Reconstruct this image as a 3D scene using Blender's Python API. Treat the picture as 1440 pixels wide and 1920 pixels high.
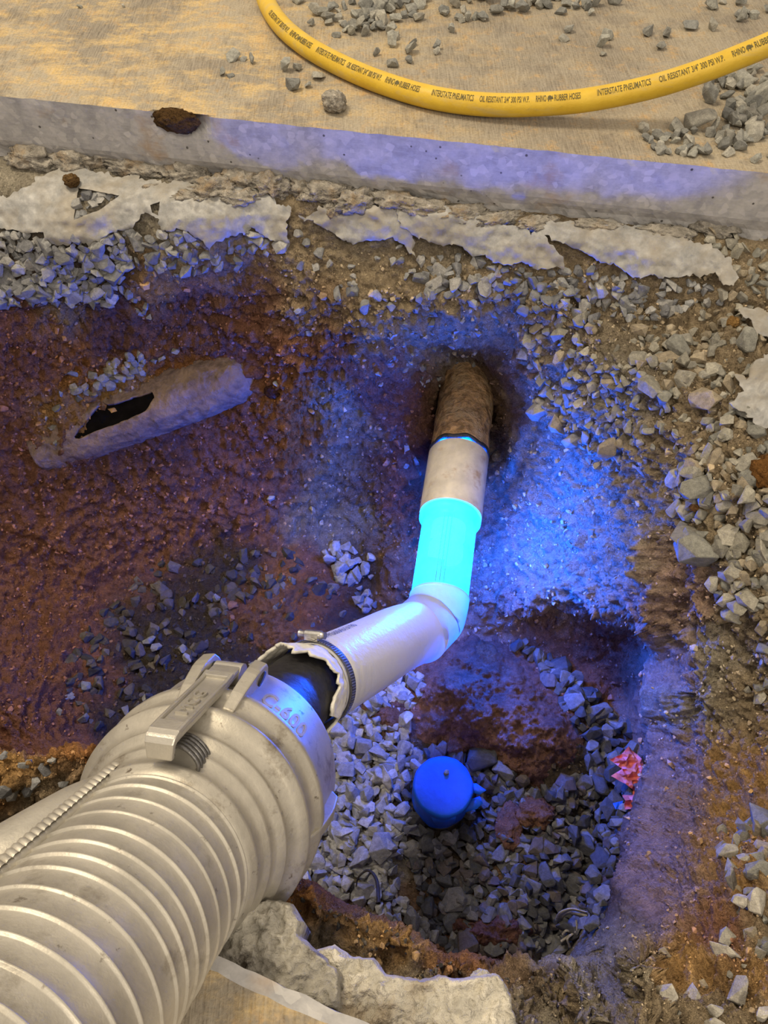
import bpy, bmesh, math, random
import numpy as np
from mathutils import Vector, Matrix
from mathutils.geometry import delaunay_2d_cdt

for o in list(bpy.data.objects):
    bpy.data.objects.remove(o)
scene = bpy.context.scene
COL = scene.collection
random.seed(7)
rng = np.random.default_rng(11)

# ------------------------------------------------------------------ camera
FPX, PITCH, HC = 1440.0, math.radians(55), 0.65
cam_d = bpy.data.cameras.new('camera')
cam_d.sensor_fit = 'VERTICAL'
cam_d.sensor_height = 24.0
cam_d.lens = 24.0 * FPX / 1920.0
cam_d.clip_start = 0.01
cam = bpy.data.objects.new('camera', cam_d)
COL.objects.link(cam)
cam.location = (0, 0, HC)
cam.rotation_euler = (math.pi / 2 - PITCH, 0, 0)
scene.camera = cam

# ------------------------------------------------------------------ world, lamps, exposure
world = bpy.data.worlds.new('room_light')
scene.world = world
world.use_nodes = True
bg = world.node_tree.nodes['Background']
bg.inputs['Color'].default_value = (1.0, 0.88, 0.75, 1)
bg.inputs['Strength'].default_value = 0.80


def area_lamp(name, loc, target, size, energy, color):
    l = bpy.data.lights.new(name, 'AREA')
    l.shape = 'DISK'
    l.size = size
    l.energy = energy
    l.color = color
    o = bpy.data.objects.new(name, l)
    COL.objects.link(o)
    o.location = loc
    o.rotation_euler = (Vector(target) - Vector(loc)).to_track_quat('-Z', 'Y').to_euler()
    return o


area_lamp('ceiling_lamp', (-1.0, 1.35, 2.6), (0, 0.7, 0), 0.8, 58, (1.0, 0.85, 0.62))
area_lamp('ceiling_lamp', (0.9, -1.6, 2.6), (0, 0.8, -.4), 0.8, 36, (1.0, 0.88, 0.70))
LED = (0.0001, 0.10, 1.0)
LED_POWER = 1250.0
vs = scene.view_settings
vs.view_transform = 'Standard'
vs.look = 'None'
vs.gamma = 1.0
vs.use_curve_mapping = False
vs.exposure = 0.0

# ------------------------------------------------------------------ projection helpers
cp, sp = math.cos(PITCH), math.sin(PITCH)
CF = np.array([0, cp, -sp]); CU = np.array([0, sp, cp]); CR = np.array([1.0, 0, 0])
CO = np.array([0, 0, HC])


def ray(u, v):
    u = np.asarray(u, float)[..., None]; v = np.asarray(v, float)[..., None]
    return CF + CR * (u - 720) / FPX + CU * (960 - v) / FPX


def P(u, v, z):
    r = ray(u, v)
    return CO + r * ((z - HC) / r[..., 2])[..., None]


def PD(u, v, d):
    return CO + ray(u, v) * d


def pix(X):
    q = np.asarray(X, float) - CO
    d = q @ CF
    return 720 + FPX * (q @ CR) / d, 960 - FPX * (q @ CU) / d, d


# ------------------------------------------------------------------ noise
_perm = np.random.default_rng(3).permutation(256)
_perm = np.concatenate([_perm, _perm, _perm])
_g = np.random.default_rng(4).normal(size=(256, 3))
_g /= np.linalg.norm(_g, axis=1)[:, None]


def perlin(p):
    p = np.asarray(p, float)
    i = np.floor(p).astype(int)
    f = p - i
    i &= 255
    w = f * f * f * (f * (f * 6 - 15) + 10)
    out = 0
    for dx in (0, 1):
        wx = w[..., 0] if dx else 1 - w[..., 0]
        for dy in (0, 1):
            wy = w[..., 1] if dy else 1 - w[..., 1]
            for dz in (0, 1):
                wz = w[..., 2] if dz else 1 - w[..., 2]
                h = _perm[_perm[_perm[(i[..., 0] + dx) & 255] + ((i[..., 1] + dy) & 255)] + ((i[..., 2] + dz) & 255)]
                g = _g[h]
                out = out + wx * wy * wz * (g[..., 0] * (f[..., 0] - dx) + g[..., 1] * (f[..., 1] - dy) + g[..., 2] * (f[..., 2] - dz))
    return out * 1.5


def fbm(p, octaves=4, gain=0.5, ridged=False):
    a, s, tot = 1.0, 0, 0
    p = np.asarray(p, float)
    for k in range(octaves):
        n = perlin(p + 17.3 * k)
        if ridged:
            n = 1 - 2 * np.abs(n)
        s = s + a * n
        tot += a
        a *= gain
        p = p * 2.03
    return s / tot


def smooth(a, b, x):
    t = np.clip((x - a) / (b - a), 0, 1)
    return t * t * (3 - 2 * t)


# ------------------------------------------------------------------ object helpers
def tag(o, label=None, cat=None, group=None, kind=None):
    if label: o['label'] = label
    if cat: o['category'] = cat
    if group: o['group'] = group
    if kind: o['kind'] = kind
    return o


def link(name, me, parent=None):
    o = bpy.data.objects.new(name, me)
    COL.objects.link(o)
    if parent is not None:
        o.parent = parent
        o.matrix_parent_inverse = Matrix.Translation(-Vector(parent.location)) if parent.parent is None else \
            Matrix.Translation(-(Vector(parent.location)))
    return o


def mesh(name, verts, faces, mat, parent=None, smooth_shade=True, colors=None):
    me = bpy.data.meshes.new(name)
    verts = np.asarray(verts, np.float32)
    me.from_pydata(verts.tolist(), [], [list(map(int, f)) for f in faces])
    if colors is not None:
        ca = me.color_attributes.new('Col', 'FLOAT_COLOR', 'POINT')
        ca.data.foreach_set('color', np.asarray(colors, np.float32).ravel())
    me.polygons.foreach_set('use_smooth', [smooth_shade] * len(me.polygons))
    me.update()
    bm = bmesh.new(); bm.from_mesh(me)
    bmesh.ops.recalc_face_normals(bm, faces=bm.faces)
    bm.to_mesh(me); bm.free()
    me.materials.append(mat)
    return link(name, me, parent)


def empty(name, loc):
    o = bpy.data.objects.new(name, None)
    o.empty_display_size = 0.02
    COL.objects.link(o)
    o.location = Vector([float(c) for c in loc])
    return o


def catmull(pts, n):
    pts = np.asarray(pts, float)
    p = np.vstack([2 * pts[0] - pts[1], pts, 2 * pts[-1] - pts[-2]])
    m = len(pts) - 1
    out = []
    for x in np.linspace(0, m, n):
        i = min(int(x), m - 1); t = x - i
        a, b, c, d = p[i], p[i + 1], p[i + 2], p[i + 3]
        out.append(0.5 * (2 * b + (c - a) * t + (2 * a - 5 * b + 4 * c - d) * t * t + (3 * b - a - 3 * c + d) * t ** 3))
    return np.array(out)


def resample(pts, n):
    pts = np.asarray(pts, float)
    s = np.concatenate([[0], np.cumsum(np.linalg.norm(np.diff(pts, axis=0), axis=1))])
    x = np.linspace(0, s[-1], n)
    return np.stack([np.interp(x, s, pts[:, k]) for k in range(pts.shape[1])], 1)


def frames(path, up=(0, 0, 1)):
    path = np.asarray(path, float)
    T = np.gradient(path, axis=0)
    T /= np.linalg.norm(T, axis=1)[:, None]
    N = np.zeros_like(T)
    n = np.asarray(up, float)
    for i in range(len(T)):
        n = n - n @ T[i] * T[i]
        n /= np.linalg.norm(n)
        N[i] = n
    return T, N, np.cross(T, N)


def tube_geo(path, radius, seg=32, up=(0, 0, 1), caps=False, rfun=None):
    T, N, B = frames(path, up)
    n = len(path)
    r = np.broadcast_to(np.asarray(radius, float), (n,))
    a = np.linspace(0, 2 * np.pi, seg, endpoint=False)
    R = np.repeat(r[:, None], seg, 1)
    if rfun is not None:
        R = R * rfun(np.arange(n)[:, None], a[None, :])
    V = path[:, None, :] + R[..., None] * (np.cos(a)[None, :, None] * N[:, None, :] + np.sin(a)[None, :, None] * B[:, None, :])
    V = V.reshape(-1, 3)
    Fc = []
    for i in range(n - 1):
        for j in range(seg):
            k = (j + 1) % seg
            Fc.append((i * seg + j, i * seg + k, (i + 1) * seg + k, (i + 1) * seg + j))
    if caps:
        Fc.append(tuple(range(seg))[::-1]); Fc.append(tuple((n - 1) * seg + j for j in range(seg)))
    return V, Fc


def join_geo(parts):
    V, Fc, off = [], [], 0
    for v, f in parts:
        v = np.asarray(v, float)
        V.append(v)
        Fc += [tuple(int(i) + off for i in q) for q in f]
        off += len(v)
    return np.vstack(V), Fc


def in_poly(u, v, poly):
    u = np.asarray(u, float); v = np.asarray(v, float)
    c = np.zeros(u.shape, bool)
    n = len(poly)
    for i in range(n):
        x1, y1 = poly[i]; x2, y2 = poly[(i + 1) % n]
        if y1 == y2: continue
        hit = ((y1 > v) != (y2 > v)) & (u < (x2 - x1) * (v - y1) / (y2 - y1) + x1)
        c ^= hit
    return c


def poly_dist(u, v, poly):
    d = np.full(np.shape(u), 1e9)
    n = len(poly)
    for i in range(n):
        a = np.array(poly[i], float); b = np.array(poly[(i + 1) % n], float)
        ab = b - a
        t = np.clip(((u - a[0]) * ab[0] + (v - a[1]) * ab[1]) / max(ab @ ab, 1e-9), 0, 1)
        d = np.minimum(d, np.hypot(u - a[0] - t * ab[0], v - a[1] - t * ab[1]))
    return d


def rough_poly(poly, step, amp, seed=0, freq=0.06):
    out = []
    n = len(poly)
    for i in range(n):
        a = np.array(poly[i], float); b = np.array(poly[(i + 1) % n], float)
        m = max(1, int(np.hypot(*(b - a)) / step))
        for k in range(m):
            q = a + (b - a) * k / m
            nn = np.array([[q[0] * freq, q[1] * freq, seed * 3.1], [q[0] * freq, q[1] * freq, seed * 3.1 + 40]])
            nz = fbm(nn, 3) * amp
            out.append((q[0] + nz[0], q[1] + nz[1]))
    return out


def fill_poly(poly, step, holes=()):
    """triangulated 2-D patch: boundary plus inner grid points; holes are polygons left open"""
    pts = [Vector(p) for p in poly]
    edges = [(i, (i + 1) % len(poly)) for i in range(len(poly))]
    for h in holes:
        o = len(pts)
        pts += [Vector(p) for p in h]
        edges += [(o + i, o + (i + 1) % len(h)) for i in range(len(h))]
    pa = np.array(poly)
    gx, gy = np.meshgrid(np.arange(pa[:, 0].min(), pa[:, 0].max(), step), np.arange(pa[:, 1].min(), pa[:, 1].max(), step * 0.87))
    gx = gx + (np.arange(gx.shape[0]) % 2)[:, None] * step / 2
    gx = gx.ravel() + rng.uniform(-.2, .2, gx.size) * step; gy = gy.ravel() + rng.uniform(-.2, .2, gy.size) * step
    ok = in_poly(gx, gy, poly) & (poly_dist(gx, gy, poly) > step * .5)
    for h in holes:
        ok &= ~in_poly(gx, gy, h) & (poly_dist(gx, gy, h) > step * .5)
    pts += [Vector((x, y)) for x, y in zip(gx[ok], gy[ok])]
    r = delaunay_2d_cdt(pts, edges, [], 0, 1e-4)
    V = np.array([(p.x, p.y) for p in r[0]])
    Fc = []
    tri = [tuple(f) for f in r[2]]
    cen = np.array([V[list(f)].mean(0) for f in tri])
    good = in_poly(cen[:, 0], cen[:, 1], poly)
    for h in holes: good &= ~in_poly(cen[:, 0], cen[:, 1], h)
    Fc = [f for f, g_ in zip(tri, good) if g_]
    used = sorted({i for f in Fc for i in f})
    m = {k: i for i, k in enumerate(used)}
    return V[used], [tuple(m[i] for i in f) for f in Fc]


def boundary_edges(Fc):
    cnt = {}
    for f in Fc:
        for i in range(len(f)):
            a, b = f[i], f[(i + 1) % len(f)]
            k = (min(a, b), max(a, b))
            cnt.setdefault(k, []).append((a, b))
    return [v[0] for v in cnt.values() if len(v) == 1]


def thicken(V, Fc, off):
    """closed shell: V and V+off joined round the rim"""
    n = len(V)
    V2 = np.vstack([V, V + off])
    F2 = list(Fc) + [tuple(i + n for i in f[::-1]) for f in Fc]
    for a, b in boundary_edges(Fc):
        F2.append((b, a, a + n, b + n))
    return V2, F2


# ------------------------------------------------------------------ materials
class NT:
    def __init__(self, name):
        self.m = bpy.data.materials.new(name)
        self.m.use_nodes = True
        self.t = self.m.node_tree
        self.t.nodes.clear()
        self.out = self.t.nodes.new('ShaderNodeOutputMaterial')

    def n(self, typ, **kw):
        nd = self.t.nodes.new('ShaderNode' + typ)
        ins = kw.pop('ins', {})
        for k, v in kw.items(): setattr(nd, k, v)
        for k, v in ins.items():
            if hasattr(v, 'outputs'): self.t.links.new(v.outputs[0], nd.inputs[k])
            elif isinstance(v, bpy.types.NodeSocket): self.t.links.new(v, nd.inputs[k])
            else: nd.inputs[k].default_value = v
        return nd

    def mix(self, fac, a, b, mode='MIX'):
        nd = self.t.nodes.new('ShaderNodeMix')
        nd.data_type = 'RGBA'; nd.blend_type = mode
        for k, v in ((0, fac), (6, a), (7, b)):
            if hasattr(v, 'outputs'): self.t.links.new(v.outputs[2] if v.bl_idname == 'ShaderNodeMix' else v.outputs[0], nd.inputs[k])
            elif isinstance(v, bpy.types.NodeSocket): self.t.links.new(v, nd.inputs[k])
            else: nd.inputs[k].default_value = (*v, 1) if isinstance(v, tuple) and len(v) == 3 else v
        return nd

    def coord(self, scale=(1, 1, 1), rot=(0, 0, 0)):
        g = self.n('NewGeometry')
        mp = self.n('Mapping', ins={'Vector': g.outputs['Position'], 'Scale': scale, 'Rotation': rot})
        return mp

    def noise(self, scale, detail=4, rough=.6, vec=None, lo=.35, hi=.65, dist=0.0):
        nd = self.n('TexNoise', ins={'Scale': scale, 'Detail': detail, 'Roughness': rough, 'Distortion': dist, 'Vector': vec or self.coord()})
        r = self.n('MapRange', ins={'Value': nd.outputs[0], 'From Min': lo, 'From Max': hi})
        return r

    def finish(self, color, rough=.8, metal=0.0, bump=(), spec=.5, sub=None):
        b = self.n('BsdfPrincipled')
        for key, val in (('Base Color', color), ('Roughness', rough), ('Metallic', metal)):
            if hasattr(val, 'outputs'): self.t.links.new(val.outputs[2] if val.bl_idname == 'ShaderNodeMix' else val.outputs[0], b.inputs[key])
            elif isinstance(val, bpy.types.NodeSocket): self.t.links.new(val, b.inputs[key])
            else: b.inputs[key].default_value = (*val, 1) if isinstance(val, tuple) and len(val) == 3 else val
        b.inputs['Specular IOR Level'].default_value = spec
        prev = None
        for h, strength, dist in bump:
            bn = self.n('Bump', ins={'Strength': strength, 'Distance': dist, 'Height': h})
            if prev is not None: self.t.links.new(prev.outputs[0], bn.inputs['Normal'])
            prev = bn
        if prev is not None: self.t.links.new(prev.outputs[0], b.inputs['Normal'])
        self.t.links.new(b.outputs[0], self.out.inputs[0])
        self.bsdf = b
        return self.m


def simple(name, color, rough=.6, metal=0.0, var=.25, nscale=60, bump=.2, bdist=.001, spec=.5, dirt=None, dirt_scale=12, dlo=.5, dhi=.7):
    k = NT(name)
    nz = k.noise(nscale, 5)
    dark = tuple(c * (1 - var) for c in color); lite = tuple(min(1, c * (1 + var)) for c in color)
    c = k.mix(nz, dark, lite)
    if dirt:
        c = k.mix(k.noise(dirt_scale, 6, .65, lo=dlo, hi=dhi), c, dirt)
    return k.finish(c, rough, metal, [(nz, bump, bdist)], spec)


def soil_material(name, bump1=.5, bump2=.5):
    k = NT(name)
    at = k.n('Attribute', attribute_name='Col')
    a = k.noise(55, 6, .7, lo=.3, hi=.7)
    b = k.noise(300, 4, .7, lo=.25, hi=.75)
    vor = k.n('TexVoronoi', ins={'Scale': 130.0, 'Vector': k.coord(), 'Randomness': 1.0})
    cr = k.n('MapRange', ins={'Value': vor.outputs['Distance'], 'From Min': .7, 'From Max': .0})
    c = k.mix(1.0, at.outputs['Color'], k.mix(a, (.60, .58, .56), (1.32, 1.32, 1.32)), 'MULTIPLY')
    c = k.mix(1.0, c, k.mix(b, (.62, .62, .62), (1.35, 1.35, 1.35)), 'MULTIPLY')
    return k.finish(c, .95, 0, [(a, bump1, .020), (cr, .8, .006), (b, bump2, .007)], .12)


M = {}
M['soil'] = soil_material('soil', .9, .9)
M['stone'] = None
for nm in ('stone', 'stone_single'):
    k = NT(nm)
    src = k.n('Attribute', attribute_name='Col').outputs['Color'] if nm == 'stone' else k.n('ObjectInfo').outputs['Color']
    a = k.noise(120, 5, .65)
    b = k.noise(700, 3, .6)
    c = k.mix(1.0, src, k.mix(a, (.72, .72, .72), (1.2, 1.2, 1.18)), 'MULTIPLY')
    c = k.mix(1.0, c, k.mix(b, (.82, .82, .82), (1.15, 1.15, 1.15)), 'MULTIPLY')
    M[nm] = k.finish(c, .85, 0, [(a, .35, .002), (b, .3, .0006)], .3)

# concrete slab top: tan cement film, ochre clay stains, fine broom lines
k = NT('slab_top')
big = k.noise(2.6, 5, .6, lo=.40, hi=.60, dist=.6)
mid = k.noise(11, 7, .72, lo=.46, hi=.60, vec=k.coord((1, 1.9, 1), (0, 0, .35)))
fin = k.noise(240, 4, .7, lo=.25, hi=.75)
geo = k.n('NewGeometry')
sx = k.n('SeparateXYZ', ins={0: geo.outputs['Position']})
left = k.n('MapRange', ins={'Value': sx.outputs[0], 'From Min': .25, 'From Max': -.25})
c = k.mix(big, (.20, .17, .13), (.33, .28, .20))
stain = k.n('Math', operation='MULTIPLY', ins={0: mid, 1: k.n('MapRange', ins={'Value': left, 'To Min': .12, 'To Max': 1.0})})
c = k.mix(stain, c, (.54, .375, .15))
c = k.mix(k.n('Math', operation='MULTIPLY', ins={0: k.noise(24, 7, .75, lo=.53, hi=.66), 1: .7}), c, (.50, .30, .10))
c = k.mix(k.n('Math', operation='MULTIPLY', ins={0: k.noise(8, 6, .75, lo=.50, hi=.64), 1: .85}), c, (.155, .13, .10))
c = k.mix(1.0, c, k.mix(fin, (.6, .6, .59), (1.35, 1.35, 1.35)), 'MULTIPLY')
br = k.noise(1, 2, .5, vec=k.coord((420, 26, 20), (0, 0, .42)), lo=.3, hi=.7)
c = k.mix(k.n('Math', operation='MULTIPLY', ins={0: br, 1: .38}), c, (.52, .46, .36))
M['slab_top'] = k.finish(c, .9, 0, [(br, .25, .0015), (fin, .4, .0015), (mid, .2, .004)], .25)

# saw-cut concrete face: grey with exposed aggregate and air holes
k = NT('slab_face')
vo = k.n('TexVoronoi', ins={'Scale': 95.0, 'Vector': k.coord((1, 1, 1.2)), 'Randomness': 1.0})
agg = k.n('MapRange', ins={'Value': vo.outputs['Distance'], 'From Min': .12, 'From Max': .42})
c = k.mix(k.noise(30, 6, .7), (.30, .295, .295), (.47, .455, .44))
c = k.mix(k.n('Math', operation='MULTIPLY', ins={0: k.n('MapRange', ins={'Value': vo.outputs['Color'], 'From Min': .6, 'From Max': 1}), 1: .7}), c, (.60, .58, .55))
v2 = k.n('TexVoronoi', ins={'Scale': 42.0, 'Vector': k.coord()})
hole = k.n('MapRange', ins={'Value': v2.outputs['Distance'], 'From Min': .11, 'From Max': .07})
c = k.mix(hole, c, (.07, .065, .06))
c = k.mix(k.n('Math', operation='MULTIPLY', ins={0: k.noise(9, 5, .6, lo=.60, hi=.72), 1: .7}), c, (.38, .25, .13))
scr = k.noise(1, 3, .6, vec=k.coord((60, 60, 300), (0, .5, 0)), lo=.5, hi=.8)
c = k.mix(k.n('Math', operation='MULTIPLY', ins={0: scr, 1: .35}), c, (.60, .58, .55))
M['slab_face'] = k.finish(c, .85, 0, [(agg, .12, .001), (hole, -.4, .004)], .3)

M['rubble'] = simple('concrete_rubble', (.33, .30, .25), .92, 0, .35, 70, .8, .006, .2, (.33, .24, .14), 25)
M['white_concrete'] = simple('white_concrete', (.56, .52, .43), .9, 0, .25, 55, .8, .005, .25, (.30, .25, .18), 14, .54, .66)
M['pitted_concrete'] = simple('pitted_concrete', (.36, .335, .28), .9, 0, .3, 60, .7, .004, .25, (.07, .055, .04), 22, .58, .64)

# grey polythene film
k = NT('film')
a = k.noise(45, 6, .7, lo=.35, hi=.7)
b = k.noise(14, 5, .65, lo=.42, hi=.66)
c = k.mix(a, (.21, .21, .20), (.42, .41, .385))
c = k.mix(k.n('Math', operation='MULTIPLY', ins={0: b, 1: .75}), c, (.27, .23, .165))
M['film'] = k.finish(c, .45, 0, [(a, .2, .002), (k.noise(160, 4), .2, .0006)], .5)

# cast aluminium (coupling) and corrugated metal hose
def alu(name, base, rough, dirtmul):
    k = NT(name)
    a = k.noise(26, 6, .7, lo=.3, hi=.7)
    f = k.noise(420, 3, .6)
    c = k.mix(a, tuple(x * .78 for x in base), tuple(min(1, x * 1.1) for x in base))
    c = k.mix(k.n('Math', operation='MULTIPLY', ins={0: k.noise(17, 7, .72, lo=.56, hi=.70), 1: dirtmul}), c, (.13, .095, .055))
    c = k.mix(k.n('Math', operation='MULTIPLY', ins={0: k.noise(60, 5, .7, lo=.64, hi=.70), 1: dirtmul}), c, (.10, .07, .045))
    return k.finish(c, rough, .55, [(f, .12, .0006), (a, .1, .002)], .5)


M['alu'] = alu('cast_aluminium', (.47, .435, .365), .47, .9)
M['hose_metal'] = alu('hose_metal', (.54, .505, .43), .47, .55)
M['lever'] = alu('lever_steel', (.50, .47, .41), .36, .3)
M['dark_steel'] = simple('dark_steel', (.16, .155, .15), .4, .8, .3, 200, .2, .0005)
M['bright_steel'] = simple('bright_steel', (.62, .60, .56), .3, .9, .2, 120, .1, .0005)
M['black_rubber'] = simple('black_rubber', (.018, .017, .018), .55, 0, .4, 150, .4, .001)
M['black_seal'] = simple('black_seal', (.02, .02, .022), .4, 0, .4, 120, .6, .002)
M['ink'] = simple('black_ink', (.035, .03, .03), .7, 0, .3, 300, .0, .0005)
M['hose_ink'] = simple('hose_ink', (.10, .08, .02), .7, 0, .5, 500, .0, .0005)
M['pvc'] = simple('old_white_pvc', (.62, .56, .45), .38, 0, .14, 30, .1, .001, .5, (.40, .26, .13), 22, .55, .72)
M['rust'] = simple('rusty_pipe', (.36, .22, .11), .92, 0, .5, 60, .9, .004, .2, (.40, .28, .16), 24, .46, .62)
M['old_pipe'] = simple('old_clay_pipe', (.20, .14, .11), .9, 0, .35, 50, .7, .004, .2, (.30, .21, .14), 20, .48, .68)
M['old_inside'] = simple('shaded_inside', (.006, .005, .005), .95, 0, .3, 40, .2, .002, .05)  # near-black colour stands in for the shade inside the pipe bore
M['tape'] = simple('blue_tape', (.012, .135, .75), .5, 0, .12, 30, .3, .002, .35, (.02, .03, .06), 70, .71, .74)
M['red_film'] = simple('red_film', (.70, .17, .13), .45, 0, .15, 50, .2, .002)
M['strip'] = simple('pale_strip', (.42, .38, .30), .7, 0, .3, 150, .3, .001)
M['root'] = simple('root', (.17, .13, .09), .8, 0, .3, 150, .3, .001)
M['dark_root'] = simple('dark_root', (.04, .035, .035), .7, 0, .3, 150, .3, .001)
M['cable'] = simple('dark_cable', (.01, .015, .05), .5, 0, .2, 100, .0, .001)

k = NT('yellow_rubber')
a = k.noise(30, 5, .7)
b = k.noise(1, 5, .7, vec=k.coord((9, 40, 60)), lo=.52, hi=.72)
c = k.mix(a, (.58, .37, .022), (.66, .44, .035))
c = k.mix(k.n('Math', operation='MULTIPLY', ins={0: b, 1: .5}), c, (.40, .34, .20))
M['yellow'] = k.finish(c, .5, 0, [(k.noise(260, 3), .15, .0008)], .45)

# thin resin-soaked sleeve that lets the curing light through
def sleeve_mat(name, diff, transl, clear, base=(.70, .68, .65)):
    k = NT(name)
    streak = k.noise(1, 4, .6, vec=k.coord((24, 24, 24)), lo=.3, hi=.7)
    tc = k.mix(streak, (.45, .6, .95), (.85, .95, 1.0))
    d = k.n('BsdfPrincipled', ins={'Base Color': (*base, 1), 'Roughness': .35})
    bn = k.n('Bump', ins={'Strength': .25, 'Distance': .002, 'Height': k.noise(70, 4)})
    k.t.links.new(bn.outputs[0], d.inputs['Normal'])
    t = k.n('BsdfTranslucent')
    k.t.links.new(tc.outputs[2], t.inputs['Color'])
    tr = k.n('BsdfTransparent', ins={'Color': (.75, .9, 1, 1)})
    m1 = k.n('MixShader', ins={0: transl / (diff + transl), 1: d.outputs[0], 2: t.outputs[0]})
    m2 = k.n('MixShader', ins={0: clear, 1: m1.outputs[0], 2: tr.outputs[0]})
    k.t.links.new(m2.outputs[0], k.out.inputs[0])
    return k.m


M['sleeve'] = sleeve_mat('clear_sleeve', .4, .6, .38, (.22, .42, .58))  # blue base puts the lamp's cyan glow into the sleeve colour
M['sleeve_white'] = sleeve_mat('white_sleeve', .92, .08, .0)
M['sleeve_mid'] = sleeve_mat('elbow_blue_lit', .87, .13, .0, (.42, .45, .50))  # bluish-grey base paints the blue light into the white elbow
M['cuff'] = simple('white_felt', (.70, .67, .58), .8, 0, .15, 60, .5, .002)

k = NT('led')
e = k.n('Emission', ins={'Color': (*LED, 1), 'Strength': LED_POWER})
k.t.links.new(e.outputs[0], k.out.inputs[0])
M['led'] = k.m

# ------------------------------------------------------------------ ground surface (pit, banks, ledges)
SLAB_A = P(0, 180, 0.0); SLAB_B = P(1440, 325, 0.0)


def slab_y(x):
    return SLAB_A[1] + (SLAB_B[1] - SLAB_A[1]) * (x - SLAB_A[0]) / (SLAB_B[0] - SLAB_A[0])


RIM = np.array([(-400, 1400), (0, 1402), (120, 1392), (215, 1400), (300, 1480), (400, 1570), (480, 1638), (560, 1652), (650, 1692),
                (750, 1738), (860, 1790), (1000, 1812), (1060, 1800), (1110, 1765), (1160, 1690), (1900, 1690)], float)


def rim_v(u): return np.interp(u, RIM[:, 0], RIM[:, 1])


GAP = 320.0


def gap_v(u): return GAP * (1 - smooth(960, 1175, np.asarray(u, float)))


ctrl = []   # (s, t, X)


def cz(u, v, z):
    t = v if v < rim_v(u) else v + float(gap_v(u))
    ctrl.append((u, t, P(u, v, z)))


rows = {
    600: [(-300, -.20), (-120, -.24), (0, -.29), (150, -.33), (300, -.38), (450, -.36), (540, -.31), (600, -.29), (720, -.27), (850, -.28), (1000, -.25), (1150, -.22), (1300, -.19), (1440, -.16), (1750, -.14)],
    700: [(-300, -.30), (-120, -.34), (0, -.42), (150, -.47), (300, -.505), (450, -.505), (520, -.46), (600, -.42), (720, -.42), (790, -.47), (830, -.55), (905, -.55), (960, -.43), (1050, -.34), (1150, -.26), (1300, -.2), (1440, -.16), (1750, -.14)],
    800: [(-300, -.40), (0, -.55), (150, -.58), (300, -.62), (450, -.64), (600, -.60), (720, -.58), (790, -.60), (870, -.70), (940, -.62), (980, -.52), (1050, -.43), (1150, -.33), (1300, -.22), (1440, -.17), (1750, -.15)],
    900: [(-300, -.45), (0, -.65), (150, -.70), (300, -.74), (450, -.77), (600, -.78), (680, -.77), (740, -.72), (800, -.76), (870, -.80), (930, -.72), (980, -.63), (1050, -.55), (1150, -.42), (1250, -.30), (1300, -.25), (1440, -.19), (1750, -.16)],
    1000: [(-300, -.5), (0, -.74), (150, -.80), (300, -.85), (450, -.88), (600, -.91), (680, -.91), (735, -.84), (800, -.84), (860, -.86), (950, -.76), (1050, -.64), (1150, -.50), (1220, -.37), (1300, -.30), (1440, -.23), (1750, -.2)],
    1100: [(-300, -.5), (0, -.80), (150, -.88), (300, -.93), (450, -.93), (600, -.94), (690, -.94), (735, -.88), (850, -.87), (950, -.80), (1050, -.71), (1150, -.56), (1220, -.43), (1300, -.34), (1440, -.27), (1750, -.22)],
    1150: [(870, -.90), (1000, -.80), (1100, -.70), (1180, -.56), (1225, -.47)],
    1200: [(-300, -.5), (0, -.82), (150, -.90), (300, -.95), (450, -.95), (600, -.95), (750, -.95), (900, -.95), (1000, -.93), (1080, -.89), (1150, -.82), (1200, -.70), (1240, -.51), (1320, -.40), (1440, -.32), (1750, -.26)],
    1300: [(-300, -.45), (0, -.78), (100, -.86), (200, -.94), (400, -.96), (600, -.96), (700, -.96), (850, -.95), (1000, -.95), (1110, -.95), (1175, -.93), (1213, -.72), (1250, -.53), (1340, -.43), (1440, -.37), (1750, -.30)],
    1400: [(300, -.96), (600, -.96), (900, -.95), (1100, -.95), (1185, -.93), (1222, -.72), (1265, -.56), (1340, -.47), (1440, -.40), (1750, -.32)],
    1500: [(420, -.96), (600, -.96), (900, -.95), (1100, -.95), (1168, -.93), (1207, -.72), (1255, -.54), (1340, -.43), (1440, -.35), (1750, -.28)],
    1600: [(600, -.96), (900, -.96), (1080, -.95), (1145, -.92), (1187, -.66), (1235, -.48), (1330, -.35), (1440, -.28), (1750, -.22)],
    1680: [(700, -.96), (900, -.97), (1050, -.97), (1125, -.90), (1166, -.60), (1215, -.40), (1300, -.29), (1440, -.22), (1750, -.18)],
    1760: [(900, -.97), (1000, -.97), (1085, -.93)],
}
for v, lst in rows.items():
    for u, z in lst:
        cz(u, v, z)
for u in (-350, -150, 0, 150, 300, 450, 600, 720, 850, 1000, 1150, 1300, 1440, 1600, 1750):
    bot = P(u, 180 + (325 - 180) * u / 1440.0, 0.0)
    bot = np.array([bot[0], slab_y(bot[0]), -.112])
    for q, t0 in ((.0, 0), (.12, -60), (.45, -140)):
        pt = bot + np.array([0, q, -.004 * (q > 0)])
        uu, vv, _ = pix(bot)
        ctrl.append((u, vv + t0, pt))
for u, v, z in ((-300, 390, -.14), (-150, 405, -.15), (0, 425, -.165), (130, 448, -.168), (260, 435, -.165), (390, 452, -.17), (540, 440, -.165), (650, 450, -.165),
                (760, 455, -.165), (880, 470, -.165), (1000, 490, -.165), (1150, 500, -.158), (1300, 515, -.148), (1440, 520, -.13), (1750, 540, -.12),
                (0, 500, -.22), (150, 510, -.235), (300, 500, -.22), (420, 495, -.225), (550, 510, -.215), (680, 520, -.215), (800, 520, -.21), (950, 540, -.21), (1100, 545, -.19)):
    cz(u, v, z)
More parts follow.
